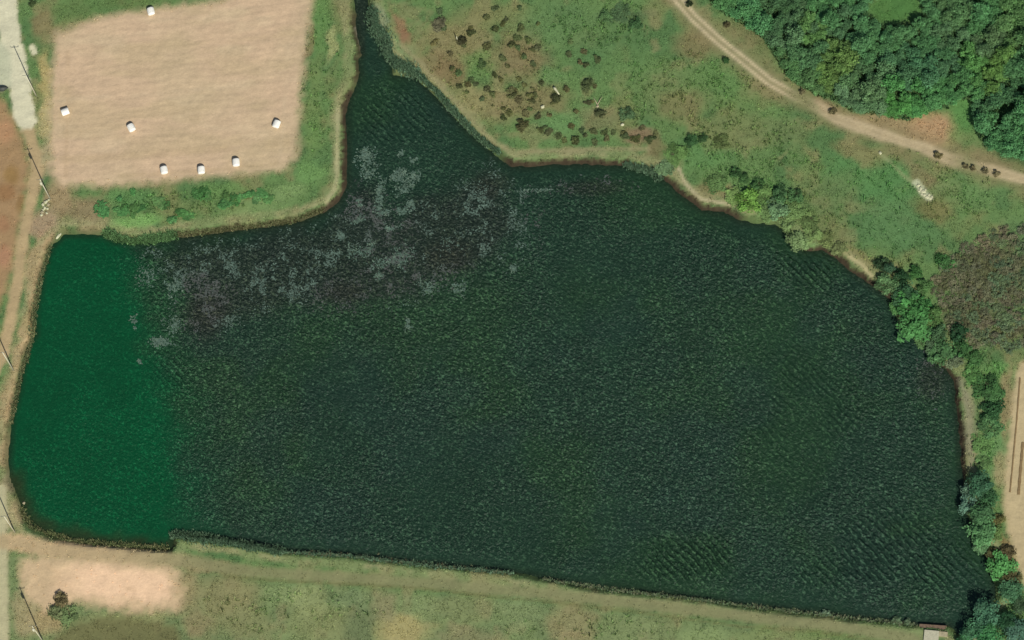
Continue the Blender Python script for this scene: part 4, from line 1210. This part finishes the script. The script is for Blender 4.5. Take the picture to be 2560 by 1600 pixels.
# ------------------------------------------------------------------ stones, log, post, slab, heap, mulch
def rock(px, py, sx, sy, sz, seed, mat, label, name='boulder', cat='rock', group=None, rz=None):
    r = np.random.default_rng(seed); nu, nv_ = 10, 6
    vs = []; fs = []
    off = r.uniform(.78, 1.18, (nv_ + 1, nu))
    for j in range(nv_ + 1):
        ph = math.pi * j / nv_
        for i in range(nu):
            th = 2 * math.pi * i / nu; o_ = off[j, i] if 0 < j < nv_ else 1
            vs.append((math.sin(ph) * math.cos(th) * sx / 2 * o_, math.sin(ph) * math.sin(th) * sy / 2 * o_, math.cos(ph) * sz / 2 * o_ + sz * .3))
    for j in range(nv_):
        for i in range(nu):
            fs.append((j * nu + i, (j + 1) * nu + i, (j + 1) * nu + (i + 1) % nu, j * nu + (i + 1) % nu))
    mb = MB(); mb.add(vs, fs)
    o = put(name, mb.mesh(name), mat, loc=on_ground(px, py), rot=(0, 0, r.uniform(0, 6.28) if rz is None else rz))
    return tag(o, label, cat, group)
rock(1357, 268, .75, .7, .6, 1, M_stone, 'pale round boulder below left of the pale log')
rock(1556, 312, .75, .6, .5, 2, M_stone, 'pale boulder on the right part of the planted slope')
rock(1494, 266, .6, .5, .35, 3, M_stone_d, 'dull pale boulder under the forked dead branch')
rock(2201, 383, .65, .6, .4, 4, M_stone, 'small white boulder at the upper end of the pale gully')
rock(147, 592, 1.5, .6, .5, 5, M_stone, 'pale stone block at the corner of the green water', rz=.9)
rock(60, 1258, .6, .5, .4, 6, M_stone_d, 'pale stone at the south-west water edge')
k = 0
for (px, py, s_) in [(108,512,.8),(116,505,.9),(121,512,.7),(112,520,.7),(119,522,.6),(106,531,.7),(104,538,.6),(117,533,.5),(112,505,.6),(122,500,.5),(108,525,.5)]:
    k += 1
    rock(px, py, s_, s_ * .8, s_ * .6, 20 + k, M_stone if k % 3 else M_stone_d, 'pale stone of the rubble heap under the transformer pole', 'rubble_stone', 'rock', 'stones of the rubble heap')
k = 0
for (px, py, s_) in [(2296,464,.7),(2302,472,.9),(2308,479,1.),(2312,488,.8),(2318,493,.9),(2326,496,.7),(2305,486,.6),(2322,488,.6),(2314,474,.5),(2330,492,.5),(2298,478,.5)]:
    k += 1
    rock(px, py, s_, s_ * .7, s_ * .3, 60 + k, M_stone, 'whitish stone spilled at the lower end of the pale gully', 'spilled_stone', 'rock', 'stones of the pale gully')
# pale log
mb = MB(); p = on_ground(1392, 229)
mb.tube([(-.55, .75, .42), (-.3, .45, .40), (.15, -.2, .3), (.5, -.75, .22)], [.20, .26, .17, .12], 10)
tag(put('pale_log', mb.mesh('pale_log', True), M_stone, loc=p), 'pale barkless log lying on the planted slope', 'log')
# pale post
mb = MB(); p = on_ground(1143, 100)
mb.tube([(0, 0, -.1), (.02, .03, .7), (.03, .1, 1.5)], [.12, .11, .07], 8)
tag(put('pale_post', mb.mesh('pale_post', True), M_stone, loc=p), 'pale upright post on the dry slope near the inlet', 'post')
# forked dead branch
mb = MB(); p = on_ground(1494, 262)
mb.tube([(0, 0, .05), (-.5, .9, .3), (-.9, 1.6, .35)], [.09, .07, .03], 7)
mb.tube([(0, 0, .05), (.5, .9, .3), (.95, 1.5, .4)], [.09, .07, .03], 7)
tag(put('dead_branch', mb.mesh('dead_branch', True), M_stone_d, loc=p), 'forked pale dead branch on the planted slope', 'branch')

# spillway slab in the south-east corner
p = on_ground(2335, 1590)
root = put('spillway', None, loc=(p.x, p.y, 0)); root.empty_display_size = .5
tag(root, 'concrete spillway slab at the corner of the pond by the dike', 'spillway')
def px_off(px, py, z=0): q_ = G(px, py, z); return (q_[0] - p.x, q_[1] - p.y)
a = px_off(2328, 1593, .2)
mb = MB(); mb.box((a[0], a[1], .05), 2.7, 2.6, .5, -.12, .05); put('slab', mb.mesh('slab'), M_concrete, root)
a = px_off(2358, 1585, .2)
mb = MB(); mb.box((a[0], a[1], .0), 1.6, .9, .5, -.12, .05); put('side_wall', mb.mesh('side_wall'), M_stone_d, root)
a = px_off(2332, 1570, -.2)
mb = MB(); mb.box((a[0], a[1], -.5), 5.0, 1.3, .5, -.10, .05); put('apron', mb.mesh('apron'), M_mud, root)

# dark covered heap at the left edge
p = on_ground(4, 222)
vs = []; fs = []; nu = 18; rings = [(1.0, 0), (.85, .28), (.6, .5), (.3, .62), (.05, .66)]
rr = random.Random(5)
for (q_, z) in rings:
    for i in range(nu):
        th = 2 * math.pi * i / nu; w = 1 + .12 * math.sin(3 * th) + rr.uniform(-.05, .05)
        vs.append((q_ * 1.25 * w * math.cos(th), q_ * .55 * w * math.sin(th), z))
for j in range(len(rings) - 1):
    for i in range(nu): fs.append((j * nu + i, j * nu + (i + 1) % nu, (j + 1) * nu + (i + 1) % nu, (j + 1) * nu + i))
fs.append(tuple((len(rings) - 1) * nu + i for i in range(nu)))
mb = MB(); mb.add(vs, fs)
tag(put('covered_heap', mb.mesh('covered_heap', True), M_tarp, loc=p), 'dark covered heap at the left edge below the concrete yard', 'heap')

# mulched rows of the sown field
def strip(pts, wd, label):
    pl = [on_ground(*q_) for q_ in pts]; mb = MB(); vs = []; fs = []
    for i, q_ in enumerate(pl):
        d = (pl[min(i + 1, len(pl) - 1)] - pl[max(i - 1, 0)]).normalized(); nrm = Vector((-d.y, d.x, 0))
        jit = 1 + .2 * math.sin(i * 2.3)
        for (o_, z) in ((-.5, -.02), (-.35, .10), (.35, .10), (.5, -.02)):
            vs.append(q_ + nrm * o_ * wd * jit + Vector((0, 0, z + .02)))
    for i in range(len(pl) - 1):
        for k_ in range(3): fs.append((i * 4 + k_, i * 4 + k_ + 1, i * 4 + 5 + k_, i * 4 + 4 + k_))
    mb.add(vs, fs)
    tag(put('mulched_row', mb.mesh('mulched_row'), M_mulch, loc=(0, 0, 0)), label, 'crop row', 'mulched rows of the sown field')
def dens_pts(a, b, n): return [(a[0] + (b[0] - a[0]) * i / n, a[1] + (b[1] - a[1]) * i / n) for i in range(n + 1)]
strip(dens_pts((2550, 945), (2541, 1060), 10) + dens_pts((2540, 1070), (2525, 1231), 14), .30, 'thin dark mulched row, left one on the sown field')
strip(dens_pts((2557, 1106), (2546, 1237), 12), .55, 'thick dark mulched row, right one on the sown field')

# ------------------------------------------------------------------ labels that would still be shared are told apart by their order
ordn = ['first', 'second', 'third', 'fourth', 'fifth', 'sixth', 'seventh', 'eighth', 'ninth', 'tenth', 'eleventh', 'twelfth', 'thirteenth', 'fourteenth', 'fifteenth', 'sixteenth', 'seventeenth', 'eighteenth', 'nineteenth', 'twentieth']
by = {}
for o in C.objects:
    if o.parent is None and 'label' in o and 'kind' not in o: by.setdefault(o['label'], []).append(o)
for lab, objs in by.items():
    if len(objs) > 1:
        objs.sort(key=lambda o: o.location.x)
        for k, o in enumerate(objs):
            o['label'] = lab + ', ' + ordn[min(k, 19)] + ' from left'
